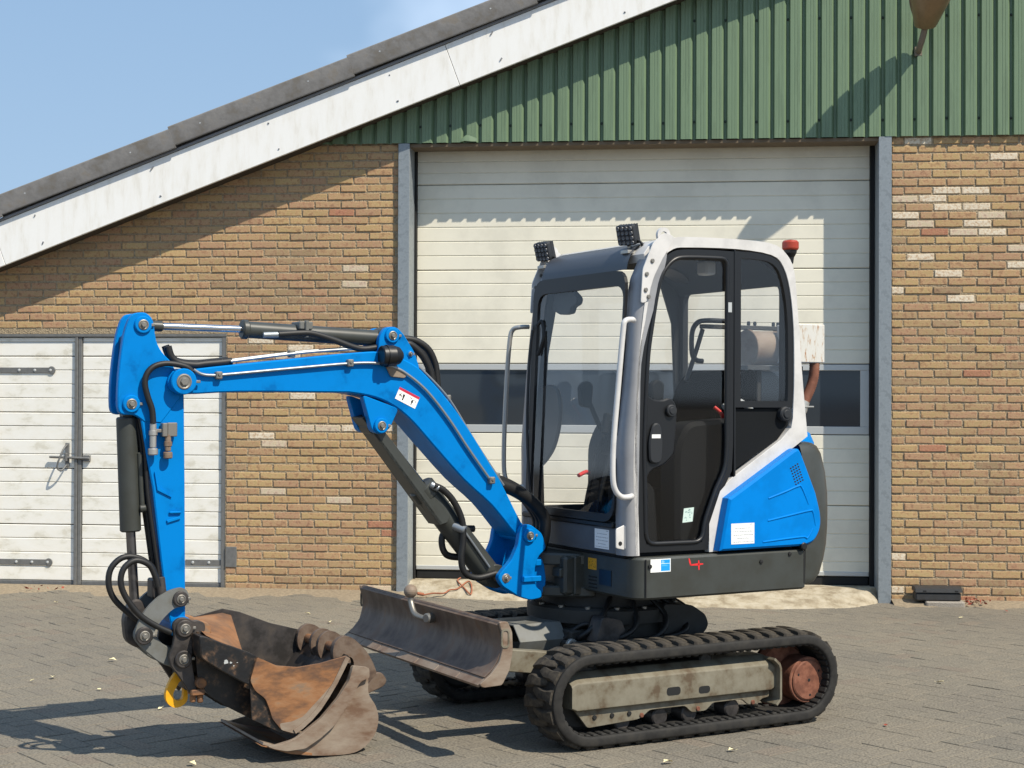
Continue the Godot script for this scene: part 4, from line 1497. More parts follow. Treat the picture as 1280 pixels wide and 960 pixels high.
	mb.box(V(1.08, 1.20, 0.0), V(1.11, 1.66, 0.04), 0.003)
	put(pf, "bracket", mb, mt.under)
	mb = MB.new()
	mb.sweep(curve([V(0.60, 1.70, -0.02), V(0.56, 1.705, -0.02), V(0.535, 1.74, -0.02), V(0.535, 1.84, -0.02), V(0.565, 1.89, -0.02), V(0.62, 1.905, -0.02), V(0.74, 1.905, -0.02)], 5), 0.013, 10)
	mb.sweep(curve([V(0.50, 1.60, -0.02), V(0.56, 1.75, -0.02), V(0.60, 1.86, -0.02)], 4), 0.012, 8)
	for x in [0.86, 0.90, 1.02, 1.05]:
		mb.cyl(V(x, 1.884, 0.02), V(x, 1.906, 0.02), 0.009, 8)
	put(pf, "guard_tube", mb, mt.black)

func build_cab(ex: Node) -> void:
	var cab := group_part(ex, "cab")
	# white side frames: outer outline of the cab minus the door and quarter window opening
	var outer := smooth2(P([-0.232, 0.815, -0.247, 1.185, -0.236, 1.45, -0.222, 1.68, -0.190, 1.93, -0.150, 2.10, -0.105, 2.185, -0.04, 2.226, 0.06, 2.238, 0.331, 2.242, 0.517, 2.233, 0.600, 2.196, 0.655, 2.112, 0.680, 1.90, 0.706, 1.62, 0.738, 1.335]), 4)
	outer.append_array(P([0.666, 1.290, 0.288, 1.078, 0.250, 0.945, 0.212, 0.815]))
	var inner := PackedVector2Array(P([0.166, 0.815, 0.166, 0.942, 0.227, 1.089, 0.283, 1.139, 0.585, 1.322, 0.640, 1.375, 0.650, 1.42]))
	inner.append_array(smooth2(P([0.654, 1.50, 0.658, 1.62, 0.654, 1.843, 0.632, 2.02, 0.591, 2.13, 0.52, 2.180, 0.315, 2.197, 0.045, 2.190, -0.038, 2.178, -0.103, 2.128, -0.150, 2.04, -0.196, 1.80, -0.213, 1.68, -0.222, 1.516, -0.2295, 1.30, -0.2275, 1.185, -0.214, 0.815]), 3))
	var all := outer.duplicate()
	all.append_array(inner)
	var mb := MB.new()
	mb.prism(all, 0.575, 0.622, 0.006)
	var fr := put(cab, "side_frame", mb, mt.white)
	mb = MB.new()
	mb.prism(all, -0.345, -0.300, 0.006)
	put(cab, "side_frame", mb, mt.white)
	# front pillars, rounded between the front and the sides
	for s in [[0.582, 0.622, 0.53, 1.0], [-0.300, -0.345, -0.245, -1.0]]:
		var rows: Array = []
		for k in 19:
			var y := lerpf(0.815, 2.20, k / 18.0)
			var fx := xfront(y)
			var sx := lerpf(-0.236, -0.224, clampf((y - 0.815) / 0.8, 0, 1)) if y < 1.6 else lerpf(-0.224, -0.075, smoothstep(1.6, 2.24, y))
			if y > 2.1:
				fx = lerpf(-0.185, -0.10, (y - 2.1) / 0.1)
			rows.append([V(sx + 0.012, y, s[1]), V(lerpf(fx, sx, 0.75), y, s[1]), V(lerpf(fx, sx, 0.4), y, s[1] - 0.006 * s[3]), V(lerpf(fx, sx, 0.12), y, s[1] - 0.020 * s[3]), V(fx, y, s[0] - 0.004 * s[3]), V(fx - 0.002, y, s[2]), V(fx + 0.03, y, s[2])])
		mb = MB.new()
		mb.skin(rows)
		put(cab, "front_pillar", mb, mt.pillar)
	# roof, front visor and lower front panel
	mb = MB.new()
	var rf := smooth2(P([-0.165, 2.155, -0.125, 2.200, -0.055, 2.228, 0.06, 2.240, 0.331, 2.245, 0.51, 2.236, 0.592, 2.198, 0.645, 2.115]), 3)
	var rfi := rf.duplicate()
	rfi.reverse()
	var shell := rf.duplicate()
	for p in rfi:
		shell.append(p + Vector2(0.01 if p.x < 0 else -0.012, -0.035))
	mb.prism(shell, -0.300, 0.575, 0.003)
	put(cab, "roof", mb, mt.white)
	mb = MB.new()
	mb.skin([[V(-0.205, 2.088, -0.25), V(-0.205, 2.088, 0.50)], [V(-0.200, 2.12, -0.25), V(-0.200, 2.12, 0.50)], [V(-0.178, 2.168, -0.25), V(-0.178, 2.168, 0.50)], [V(-0.148, 2.196, -0.25), V(-0.148, 2.196, 0.50)], [V(-0.10, 2.215, -0.24), V(-0.10, 2.215, 0.49)]])
	put(cab, "roof_visor", mb, M(rgb(72, 75, 80), 0.38))
	mb = MB.new()
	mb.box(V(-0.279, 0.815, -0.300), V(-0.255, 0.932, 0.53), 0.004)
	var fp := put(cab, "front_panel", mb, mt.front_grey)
	mb = MB.new()
	mb.box(V(-0.292, 0.930, -0.290), V(-0.25, 0.956, 0.52), 0.006)
	put(cab, "window_sill", mb, mt.black)
	decal(fp, "sticker", V(-0.2805, 0.876, 0.418), V(0, 0, 0.060), V(0, 0.044, 0), sticker(9, 256, 188, [[0.78, 0.90, 0.07], [0.18, 0.80, 0.24], [0.10, 0.90, 0.42], [0.10, 0.90, 0.58], [0.24, 0.76, 0.75], [0.06, 0.92, 0.91]]))
	mb = MB.new()
	mb.prism(fillet(P([-0.318, 0.850, -0.262, 0.838, -0.262, 0.955, -0.318, 0.935]), 0.008, 2), 0.585, 0.592, 0.002)
	mb.box(V(-0.275, 0.845, 0.575), V(-0.255, 0.95, 0.60), 0.004)
	var mbk := put(cab, "mirror_mount", mb, mt.white)
	mb = MB.new()
	mb.cyl(V(-0.296, 0.870, 0.588), V(-0.296, 0.870, 0.5945), 0.010, 12, 0.002)
	put(mbk, "hole", mb, mt.seal)
	# windscreen with its black rubber frame, on the leaning front
	var tilt := Transform3D(Basis(V(0, 0, -1), V(0.045, 0.999, 0).normalized(), V(1, 0, 0)).orthonormalized(), V(-0.292, 0.956, 0))
	var wo := fillet(P([-0.534, 0.0, 0.255, 0.0, 0.255, 1.128, -0.556, 1.128]), 0.09, 5)
	var wi := fillet(P([-0.520, 0.036, 0.212, 0.036, 0.212, 1.058, -0.542, 1.058]), 0.07, 5)
	mb = MB.new()
	ring(mb, wo, wi, -0.004, 0.012, tilt)
	put(cab, "windscreen_frame", mb, mt.black)
	var gl := sheet(wi, 0.004)
	for i in gl.v.size():
		gl.v[i] = tilt * gl.v[i]
		gl.n[i] = tilt.basis * gl.n[i]
	put(cab, "windscreen", gl, mt.glass)
	# door: black frame round one glass, with lock block and handle
	var dorr := PackedVector2Array(P([-0.212, 0.828, 0.160, 0.826, 0.178, 0.940, 0.238, 1.080, 0.296, 1.180, 0.303, 1.30, 0.305, 1.87, 0.305, 2.185]))
	dorr.append_array(smooth2(P([0.20, 2.186, 0.045, 2.182, -0.035, 2.168, -0.098, 2.118, -0.145, 2.03, -0.190, 1.80, -0.206, 1.68, -0.216, 1.516, -0.224, 1.30, -0.222, 1.185]), 3))
	var hole := PackedVector2Array()
	# the inner edge follows the outer one, inset by the frame's width
	var cen := Vector2(0.03, 1.5)
	var m := dorr.size()
	for i in m:
		var a := (dorr[i] - dorr[(i + m - 1) % m]).normalized()
		var b := (dorr[(i + 1) % m] - dorr[i]).normalized()
		var na := Vector2(-a.y, a.x)
		var nb := Vector2(-b.y, b.x)
		hole.append(dorr[i] + (na + nb) / maxf(1.0 + na.dot(nb), 0.5) * 0.036)
	mb = MB.new()
	ring(mb, dorr, hole, 0.596, 0.618)
	put(cab, "door", mb, mt.black)
	mb = MB.new()
	var loop := PackedVector3Array()
	var soft := fillet(hole, 0.05, 4)
	for i in soft.size() + 1:
		loop.append(V(soft[i % soft.size()].x, soft[i % soft.size()].y, 0.616))
	mb.sweep(loop, 0.011, 8)
	put(cab, "door_seal", mb, mt.black)
	put(cab, "door_glass", sheet(soft, 0.606), mt.glass)
	mb = MB.new()
	mb.prism(fillet(P([-0.218, 1.525, -0.165, 1.528, -0.140, 1.505, -0.085, 1.500, -0.045, 1.515, -0.012, 1.490, -0.005, 1.43, -0.022, 1.26, -0.075, 1.215, -0.145, 1.19, -0.180, 1.14, -0.218, 1.13]), 0.02, 4), 0.585, 0.612, 0.006)
	put(cab, "lock_block", mb, mt.black)
	mb = MB.new()
	mb.prism(fillet(P([-0.163, 1.22, -0.098, 1.22, -0.092, 1.32, -0.105, 1.40, -0.145, 1.40, -0.168, 1.32]), 0.03, 5), 0.610, 0.628, 0.006)
	put(cab, "door_handle", mb, mt.trim)
	mb = MB.new()
	mb.box(V(-0.155, 1.333, 0.628), V(-0.108, 1.350, 0.6295), 0.0)
	put(cab, "handle_label", mb, M(rgb(226, 226, 224), 0.5))
	mb = MB.new()
	mb.cyl(V(-0.045, 1.455, 0.610), V(-0.045, 1.455, 0.630), 0.027, 22, 0.004)
	mb.cyl(V(-0.045, 1.455, 0.628), V(-0.045, 1.455, 0.634), 0.016, 18, 0.002)
	put(cab, "door_lock", mb, mt.trim)
	# rear quarter window with its pillar
	mb = MB.new()
	mb.box(V(0.306, 1.10, 0.590), V(0.316, 2.192, 0.6215), 0.002)
	mb.box(V(0.270, 1.93, 0.6185), V(0.282, 1.98, 0.626), 0.002)
	put(cab, "door_pillar", mb, mt.black)
	mb = MB.new()
	mb.box(V(0.266, 1.905, 0.6265), V(0.286, 1.95, 0.6285), 0.0)
	put(cab, "hinge_label", mb, mt.rail)
	var qo := PackedVector2Array(P([0.317, 1.470, 0.650, 1.470]))
	qo.append_array(smooth2(P([0.655, 1.55, 0.653, 1.843, 0.631, 2.02, 0.590, 2.127, 0.52, 2.176, 0.42, 2.186]), 3))
	qo.append(Vector2(0.317, 2.188))
	var qi := PackedVector2Array()
	var c2 := Vector2(0.46, 1.82)
	m = qo.size()
	for i in m:
		var a := (qo[i] - qo[(i + m - 1) % m]).normalized()
		var b := (qo[(i + 1) % m] - qo[i]).normalized()
		var na := Vector2(-a.y, a.x)
		var nb := Vector2(-b.y, b.x)
		qi.append(qo[i] + (na + nb) / maxf(1.0 + na.dot(nb), 0.5) * 0.030)
	mb = MB.new()
	ring(mb, qo, qi, 0.597, 0.617)
	put(cab, "quarter_frame", mb, mt.black)
	put(cab, "quarter_glass", sheet(fillet(qi, 0.02, 3), 0.606), mt.glass)
	mb = MB.new()
	mb.prism(P([0.317, 1.465, 0.648, 1.465, 0.640, 1.39, 0.58, 1.325, 0.317, 1.180]), 0.592, 0.602, 0.002)
	put(cab, "lower_quarter_panel", mb, mt.cabin)
	mb = MB.new()
	mb.cyl(V(0.602, 1.440, 0.60), V(0.602, 1.440, 0.636), 0.034, 24, 0.006)
	mb.cyl(V(0.602, 1.440, 0.634), V(0.602, 1.440, 0.642), 0.020, 18, 0.003)
	put(cab, "window_lock", mb, mt.trim)
	# far side: trim, glass; rear wall and window
	mb = MB.new()
	mb.prism(P([-0.232, 0.82, -0.242, 1.3, -0.205, 1.72, -0.14, 2.06, -0.06, 2.19, -0.0, 2.19, -0.08, 2.06, -0.145, 1.72, -0.175, 1.3, -0.165, 0.98, 0.30, 0.98, 0.30, 1.10, 0.58, 1.30, 0.62, 1.5, 0.60, 1.9, 0.52, 2.12, 0.40, 2.17, 0.10, 2.17, 0.0, 2.10, -0.02, 2.20, 0.5, 2.21, 0.63, 2.11, 0.70, 1.5, 0.70, 0.82]), -0.299, -0.282, 0.004)
	put(cab, "far_trim", mb, mt.trim)
	put(cab, "far_glass", sheet(fillet(P([-0.175, 0.99, 0.28, 1.0, 0.60, 1.33, 0.63, 1.5, 0.60, 1.95, 0.52, 2.12, 0.40, 2.17, 0.05, 2.17, -0.08, 2.06, -0.17, 1.72, -0.20, 1.3]), 0.05, 3), -0.292), mt.glass)
	var back := Transform3D(Basis(V(0, 0, -1), V(0, 1, 0), V(1, 0, 0)), V(0.665, 0, 0))
	mb = MB.new()
	ring(mb, fillet(P([-0.575, 1.30, 0.300, 1.30, 0.300, 2.16, -0.575, 2.16]), 0.05, 4), fillet(P([-0.525, 1.475, 0.250, 1.475, 0.250, 2.055, -0.525, 2.055]), 0.05, 4), -0.02, 0.012, back)
	put(cab, "rear_frame", mb, mt.trim)
	gl = sheet(fillet(P([-0.525, 1.475, 0.250, 1.475, 0.250, 2.055, -0.525, 2.055]), 0.05, 4), 0.0)
	for i in gl.v.size():
		gl.v[i] = back * gl.v[i]
		gl.n[i] = back.basis * gl.n[i]
	put(cab, "rear_glass", gl, mt.glass)
	mb = MB.new()
	mb.box(V(0.60, 0.82, -0.298), V(0.66, 1.31, 0.57), 0.004)
	put(cab, "rear_wall", mb, mt.cabin)
	mb = MB.new()
	mb.skin([[V(-0.14, 2.13, -0.28), V(-0.14, 2.13, 0.57)], [V(-0.05, 2.165, -0.28), V(-0.05, 2.165, 0.57)], [V(0.2, 2.172, -0.28), V(0.2, 2.172, 0.57)], [V(0.48, 2.165, -0.28), V(0.48, 2.165, 0.57)], [V(0.60, 2.09, -0.28), V(0.60, 2.09, 0.57)], [V(0.645, 2.045, -0.28), V(0.645, 2.045, 0.57)]])
	put(cab, "headliner", mb, mt.headliner)
	for q in [[0.03, 2.163], [0.52, 2.139]]:
		mb = MB.new()
		var xf := Transform3D(Basis(V(0, 0, 1), -0.1 if q[0] < 0.3 else -0.55), V(q[0], q[1], -0.14))
		mb.lathe(xf.origin, xf.basis * V(0, -1, 0), [Vector2(0, 0.075), Vector2(0.008, 0.072), Vector2(0.012, 0.0)], 24)
		put(cab, "speaker", mb, mt.black)
	mb = MB.new()
	mb.box(V(0.34, 2.10, 0.28), V(0.40, 2.165, 0.36), 0.008)
	put(cab, "interior_lamp", mb, mt.rail)
	mb = MB.new()
	mb.box(V(-0.27, 0.80, -0.29), V(0.63, 0.835, 0.585), 0.004)
	put(cab, "floor", mb, mt.cabin)
	# seat, consoles, levers
	mb = MB.new()
	mb.prism(smooth2(P([0.42, 1.15, 0.425, 1.30, 0.455, 1.45, 0.50, 1.57, 0.56, 1.635, 0.625, 1.652, 0.66, 1.62, 0.655, 1.50, 0.62, 1.30, 0.58, 1.12, 0.42, 1.15]), 3), -0.10, 0.34, 0.05)
	mb.prism(smooth2(P([0.02, 1.15, 0.0, 1.20, 0.03, 1.25, 0.2, 1.245, 0.46, 1.20, 0.50, 1.12, 0.45, 1.08, 0.05, 1.10, 0.02, 1.15]), 3), -0.10, 0.34, 0.04)
	var st := put(cab, "seat", mb, mt.seat)
	mb = MB.new()
	mb.box(V(0.05, 0.83, -0.06), V(0.48, 1.10, 0.30), 0.02)
	put(st, "seat_base", mb, mt.cabin)
	mb = MB.new()
	mb.sweep(curve([V(0.40, 1.47, 0.345), V(0.43, 1.44, 0.36), V(0.455, 1.40, 0.35)], 4), 0.010, 6)
	put(st, "belt_tag", mb, mt.red)
	for s in [[-0.26, -0.12], [0.37, 0.52]]:
		mb = MB.new()
		mb.prism(fillet(P([0.06, 0.83, 0.06, 1.28, 0.12, 1.40, 0.42, 1.42, 0.60, 1.40, 0.60, 0.83]), 0.05, 4), s[0], s[1], 0.02)
		put(cab, "side_console", mb, mt.cabin)
	mb = MB.new()
	mb.sweep(curve([V(0.40, 1.47, 0.42), V(0.48, 1.50, 0.42), V(0.58, 1.44, 0.42), V(0.66, 1.32, 0.42)], 4), 0.016, 8)
	put(cab, "arm_rest", mb, mt.rail)
	for z in [0.42, -0.19]:
		mb = MB.new()
		mb.cyl(V(0.10, 1.36, z), V(0.03, 1.50, z), 0.012, 10)
		mb.prism(fillet(P([-0.02, 1.47, 0.04, 1.46, 0.05, 1.58, 0.01, 1.60, -0.03, 1.57]), 0.02, 3), z - 0.02, z + 0.02, 0.008)
		put(cab, "joystick", mb, mt.cabin)
	for z in [0.10, 0.21]:
		mb = MB.new()
		mb.sweep(curve([V(-0.165, 0.83, z), V(-0.17, 0.98, z), V(-0.125, 1.17, z), V(-0.065, 1.35, z)], 5), 0.010, 8)
		mb.cyl(V(-0.065, 1.34, z), V(-0.045, 1.44, z), 0.019, 12, 0.008)
		mb.box(V(-0.20, 0.835, z - 0.03), V(-0.08, 0.855, z + 0.03), 0.004)
		put(cab, "travel_lever", mb, mt.cabin)
	mb = MB.new()
	mb.sweep(curve([V(-0.12, 1.155, 0.05), V(-0.15, 1.16, 0.07), V(-0.20, 1.145, 0.09)], 4), 0.010, 8)
	put(cab, "red_lever", mb, mt.red)
	mb = MB.new()
	mb.prism(fillet(P([-0.19, 0.83, -0.19, 1.02, -0.06, 1.14, 0.0, 1.10, 0.02, 0.83]), 0.03, 3), 0.30, 0.44, 0.015)
	put(cab, "pedal_box", mb, mt.cabin)
	mb = MB.new()
	mb.cyl(V(-0.10, 1.02, 0.44), V(-0.10, 1.02, 0.452), 0.034, 18)
	put(cab, "gauge", mb, mt.rail)
	decal(cab, "glass_sticker", V(0.06, 0.985, 0.6068), V(0.028, 0.002, 0), V(0.004, 0.032, 0), printed(leaflet()))
	# wiper motor and a smoked quadrant shade inside the windscreen, with wiper hose
	mb = MB.new()
	mb.prism(fillet(P([-0.13, 1.94, -0.09, 2.045, -0.03, 2.06, 0.03, 2.03, 0.10, 1.985, 0.09, 1.955, 0.04, 1.945, 0.03, 1.915, -0.05, 1.91]), 0.02, 3), 0.020, 0.055, 0.012, Transform3D(Basis(V(0, 0, 1), V(0, 1, 0), V(1, 0, 0)), V(-0.22, 0, -0.03)))
	put(cab, "wiper_motor", mb, mt.trim)
	mb = MB.new()
	mb.prism(smooth2(P([-0.20, 1.565, -0.10, 1.575, -0.035, 1.54, -0.015, 1.45, -0.03, 1.36, -0.075, 1.27, -0.14, 1.21, -0.20, 1.175]), 3), 0.0, 0.022, 0.006, Transform3D(Basis(V(0, 0, 1), V(0, 1, 0), V(1, 0, 0)), V(-0.245, 0, 0.0)))
	put(cab, "inner_mirror", mb, mt.black)
	mb = MB.new()
	mb.sweep(curve([V(-0.27, 1.86, -0.19), V(-0.25, 1.88, -0.17), V(-0.25, 1.80, -0.155), V(-0.26, 1.72, -0.19)], 5), 0.010, 8)
	put(cab, "cable", mb, mt.hose)
	mb = MB.new()
	mb.sweep(curve([V(-0.31, 1.00, -0.17), V(-0.315, 1.35, -0.20), V(-0.300, 1.70, -0.205), V(-0.285, 1.84, -0.20)], 4), 0.007, 6)
	put(cab, "wiper_arm", mb, mt.black)
	# grab handles
	mb = MB.new()
	mb.sweep(curve([V(-0.245, 1.853, 0.615), V(-0.275, 1.855, 0.645), V(-0.315, 1.845, 0.652), V(-0.326, 1.79, 0.652), V(-0.350, 1.55, 0.652), V(-0.372, 1.32, 0.652), V(-0.375, 1.17, 0.652), V(-0.362, 1.11, 0.652), V(-0.330, 1.080, 0.652), V(-0.285, 1.078, 0.645), V(-0.25, 1.08, 0.612)], 6), 0.0125, 12)
	put(cab, "grab_handle", mb, mt.white)
	mb = MB.new()
	mb.sweep(curve([V(-0.255, 1.86, -0.29), V(-0.30, 1.858, -0.30), V(-0.32, 1.845, -0.335), V(-0.33, 1.79, -0.348), V(-0.335, 1.58, -0.37), V(-0.34, 1.26, -0.385), V(-0.335, 1.12, -0.38), V(-0.31, 1.078, -0.35), V(-0.265, 1.075, -0.29)], 6), 0.0115, 12)
	put(cab, "grab_handle", mb, mt.silver)
	# bolted guard plates and lifting eyes at the front corners of the roof
	for s in [1.0, -1.0]:
		var z: float = 0.622 if s > 0 else -0.350
		mb = MB.new()
		var gp := fillet(P([-0.215, 1.93, -0.205, 2.08, -0.150, 2.20, -0.098, 2.244, -0.070, 2.246, -0.035, 2.232, -0.050, 2.20, -0.10, 2.13, -0.145, 2.05, -0.185, 1.935]), 0.012, 3)
		mb.prism(gp, z, z + 0.006, 0.001)
		var gd := put(cab, "guard_plate", mb, mt.white)
		for q in [[-0.185, 2.06], [-0.155, 2.12], [-0.19, 1.99], [-0.175, 1.96]]:
			mb = MB.new()
			mb.cyl(V(q[0], q[1], z + 0.004), V(q[0], q[1], z + (0.013 if s > 0 else 0.008)), 0.010, 8, 0.002)
			put(cab, "bolt", mb, mt.pin)
		mb = MB.new()
		ring(mb, circle(-0.085, 2.238, 0.035, 20), circle(-0.085, 2.238, 0.018, 20), z - 0.018, z - 0.003)
		put(cab, "lifting_eye", mb, mt.white)
	# work lights
	for s in [[V(-0.185, 2.245, 0.455), 0.42], [V(-0.180, 2.232, -0.30), 0.30]]:
		var wl := group_part(ex, "work_light")
		var b := Basis(Vector3.UP, s[1]) * Basis(V(0, 0, 1), 0.30)
		var xf := Transform3D(b * Basis(V(0, 0, -1), V(0, 1, 0), V(1, 0, 0)), s[0])
		mb = MB.new()
		mb.prism(fillet(P([-0.046, -0.046, 0.046, -0.046, 0.046, 0.046, -0.046, 0.046]), 0.012, 3), 0.0, 0.032, 0.004, xf)
		put(wl, "lamp_body", mb, mt.trim)
		mb = MB.new()
		for k in 7:
			mb.box(V(-0.045 + k * 0.0142, -0.045, 0.030), V(-0.039 + k * 0.0142, 0.045, 0.052), 0.001, xf)
		put(wl, "cooling_fins", mb, mt.trim)
		mb = MB.new()
		for i in 4:
			for j in 4:
				mb.lathe(xf * V(-0.033 + i * 0.022, -0.033 + j * 0.022, 0.0), xf.basis * V(0, 0, -1), [Vector2(0, 0.0095), Vector2(0.004, 0.008), Vector2(0.002, 0.004), Vector2(0.003, 0)], 10)
		put(wl, "lens", mb, M(rgb(92, 94, 98), 0.25))
		mb = MB.new()
		mb.sweep(PackedVector3Array([xf * V(0, -0.048, 0.02), xf * V(0, -0.075, 0.03), V(s[0].x + 0.02, s[0].y - 0.072, s[0].z)]), 0.010, 8)
		mb.box(V(s[0].x - 0.005, s[0].y - 0.082, s[0].z - 0.03), V(s[0].x + 0.045, s[0].y - 0.066, s[0].z + 0.03), 0.002)
		put(wl, "bracket", mb, mt.silver)
		mb = MB.new()
		mb.sweep(curve([xf * V(0.0, -0.03, 0.05), s[0] + V(0.05, -0.03, 0.05), s[0] + V(0.06, -0.05, 0.05), s[0] + V(0.07, -0.065, 0.02)], 5), 0.006, 6)
		put(wl, "cable", mb, mt.hose)
	# rotating beacon
	var bc := group_part(ex, "beacon")
	mb = MB.new()
	mb.lathe(V(0.775, 2.230, 0.45), Vector3.UP, [Vector2(0, 0), Vector2(0, 0.036), Vector2(0.008, 0.040), Vector2(0.036, 0.040), Vector2(0.046, 0.032), Vector2(0.050, 0.0)], 22)
	put(bc, "beacon_lens", mb, mt.amber)
	mb = MB.new()
	mb.lathe(V(0.775, 2.165, 0.45), Vector3.UP, [Vector2(0, 0), Vector2(0, 0.014), Vector2(0.03, 0.018), Vector2(0.05, 0.030), Vector2(0.064, 0.032), Vector2(0.065, 0)], 18)
	mb.sweep(curve([V(0.775, 2.17, 0.45), V(0.772, 2.12, 0.45), V(0.79, 2.085, 0.45), V(0.76, 2.06, 0.45), V(0.66, 2.06, 0.45)], 4), 0.011, 8)
	put(bc, "socket", mb, mt.black)

func leaflet() -> Image:
	var im := Image.create(64, 72, false, Image.FORMAT_RGB8)
	im.fill(rgb(196, 214, 206))
	var r := RandomNumberGenerator.new()
	r.seed = 6
	for k in 22:
		im.fill_rect(Rect2i(r.randi_range(4, 50), r.randi_range(6, 62), r.randi_range(3, 10), r.randi_range(2, 5)), rgb(120, 150, 148))
	return im

func build_boom(ex: Node) -> void:
	var bm := group_part(ex, "boom")
	var top := smooth2(P([-2.121, 1.622, -2.08, 1.620, -1.978, 1.634, -1.516, 1.686, -1.367, 1.702, -1.215, 1.708, -1.08, 1.662, -1.005, 1.606, -0.898, 1.499, -0.796, 1.373, -0.693, 1.226, -0.621, 1.120, -0.515, 0.935, -0.468, 0.90]), 3)
	var low := smooth2(P([-0.470, 0.845, -0.536, 0.870, -0.671, 1.018, -0.815, 1.138, -0.977, 1.302, -1.077, 1.405, -1.16, 1.468, -1.252, 1.508, -1.36, 1.527, -1.441, 1.529, -1.874, 1.529, -2.107, 1.518, -2.165, 1.535, -2.18, 1.575, -2.160, 1.612]), 3)
	var poly := top.duplicate()
	poly.append_array(low)
	var mb := MB.new()
	mb.prism(poly, -0.10, 0.10, 0.006)
	# welded seam and lugs
	mb.prism(fillet(P([-1.236, 1.700, -1.232, 1.775, -1.200, 1.820, -1.150, 1.822, -1.118, 1.795, -1.060, 1.712, -1.030, 1.630, -1.10, 1.60]), 0.02, 3), 0.055, 0.088, 0.003)
	mb.prism(fillet(P([-1.236, 1.700, -1.232, 1.775, -1.200, 1.820, -1.150, 1.822, -1.118, 1.795, -1.060, 1.712, -1.030, 1.630, -1.10, 1.60]), 0.02, 3), -0.088, -0.055, 0.003)
	mb.prism(fillet(P([-1.315, 1.52, -1.268, 1.36, -1.225, 1.345, -1.185, 1.37, -1.14, 1.46]), 0.02, 3), 0.055, 0.098, 0.003)
	mb.prism(fillet(P([-1.315, 1.52, -1.268, 1.36, -1.225, 1.345, -1.185, 1.37, -1.14, 1.46]), 0.02, 3), -0.098, -0.055, 0.003)
	put(bm, "boom_body", mb, mt.blue)
	for q in [[-2.121, 1.570, 0.054, 0.126], [-1.228, 1.385, 0.034, 0.112], [-1.172, 1.782, 0.034, 0.100], [-1.082, 1.702, 0.018, 0.092]]:
		pin(bm, q[0], q[1], -q[3], q[3], q[2], mt.blue)
	# swing post
	mb = MB.new()
	var pl := fillet(P([-0.535, 0.927, -0.492, 0.930, -0.428, 0.885, -0.404, 0.815, -0.447, 0.780, -0.466, 0.726, -0.461, 0.640, -0.425, 0.616, -0.427, 0.588, -0.491, 0.580, -0.554, 0.602, -0.639, 0.654, -0.660, 0.692, -0.643, 0.716, -0.589, 0.768, -0.556, 0.833, -0.547, 0.887]), 0.018, 3)
	mb.prism(pl, 0.104, 0.140, 0.004)
	mb.prism(pl, -0.140, -0.104, 0.004)
	mb.box(V(-0.56, 0.605, -0.11), V(-0.445, 0.655, 0.11), 0.008)
	mb.prism(fillet(P([-0.47, 0.60, -0.40, 0.60, -0.385, 0.66, -0.40, 0.76, -0.46, 0.80, -0.50, 0.72]), 0.02, 3), -0.11, 0.11, 0.006)
	mb.box(V(-0.54, 0.665, 0.14), V(-0.437, 0.692, 0.152), 0.004)
	mb.box(V(-0.46, 0.735, 0.10), V(-0.425, 0.765, 0.135), 0.004)
	put(ex, "swing_post", mb, mt.blue)
	var sp := ex.get_node("swing_post")
	pin(sp, -0.500, 0.878, -0.155, 0.155, 0.032, mt.blue)
	pin(sp, -0.618, 0.688, -0.142, 0.144, 0.022, mt.pin)
	# boom cylinder below, with guard over the rod
	var bc := group_part(ex, "boom_cylinder")
	mb = MB.new()
	mb.cyl(V(-0.640, 0.700, 0), V(-0.955, 1.075, 0), 0.058, 26, 0.008)
	mb.cyl(V(-0.945, 1.062, 0), V(-0.985, 1.110, 0), 0.064, 26, 0.006)
	mb.cyl(V(-0.618, 0.688, -0.05), V(-0.618, 0.688, 0.05), 0.055, 22)
	put(bc, "barrel", mb, mt.grey)
	mb = MB.new()
	mb.cyl(V(-0.97, 1.09, 0), V(-1.228, 1.385, 0), 0.028, 18)
	put(bc, "rod", mb, mt.chrome)
	mb = MB.new()
	mb.cyl(V(-1.228, 1.385, -0.05), V(-1.228, 1.385, 0.05), 0.042, 20)
	put(bc, "rod_eye", mb, mt.grey)
	mb = MB.new()
	mb.prism(P([-1.300, 1.420, -1.252, 1.432, -0.865, 0.972, -0.880, 0.945, -0.915, 0.935]), 0.050, 0.060, 0.002)
	mb.prism(P([-1.300, 1.420, -1.290, 1.425, -0.905, 0.945, -0.915, 0.935]), -0.060, 0.060, 0.001)
	mb.prism(P([-1.300, 1.420, -1.252, 1.432, -0.865, 0.972, -0.880, 0.945, -0.915, 0.935]), -0.060, -0.050, 0.002)
	put(bc, "rod_guard", mb, mt.grey)
	mb = MB.new()
	mb.sweep(flatcurve([-0.70, 0.905, -0.80, 0.908, -0.845, 0.900, -0.866, 0.865, -0.856, 0.81, -0.815, 0.782, -0.68, 0.772], -0.02), 0.016, 8)
	put(bc, "hose_guide", mb, mt.hose)
	mb = tube([-0.955, 1.115, -0.91, 1.095, -0.856, 1.042, -0.812, 0.955, -0.806, 0.86, -0.815, 0.777, -0.795, 0.715, -0.731, 0.690, -0.64, 0.705], 0.075, 0.015, 10)
	put(bc, "hydraulic_hose", mb, mt.hose)
	mb = MB.new()
	mb.cyl(V(-0.965, 1.12, 0.06), V(-0.93, 1.10, 0.078), 0.017, 10)
	put(bc, "fitting", mb, mt.pipe)
	mb = MB.new()
	mb.cyl(V(-0.84, 0.93, 0.04), V(-0.80, 0.91, 0.085), 0.020, 12)
	mb.sweep(flatcurve([-0.80, 0.91, -0.73, 0.82, -0.665, 0.735], 0.066), 0.006, 8)
	put(bc, "fitting", mb, mt.pipe)
	# arm cylinder on top
	var ac := group_part(ex, "arm_cylinder")
	mb = MB.new()
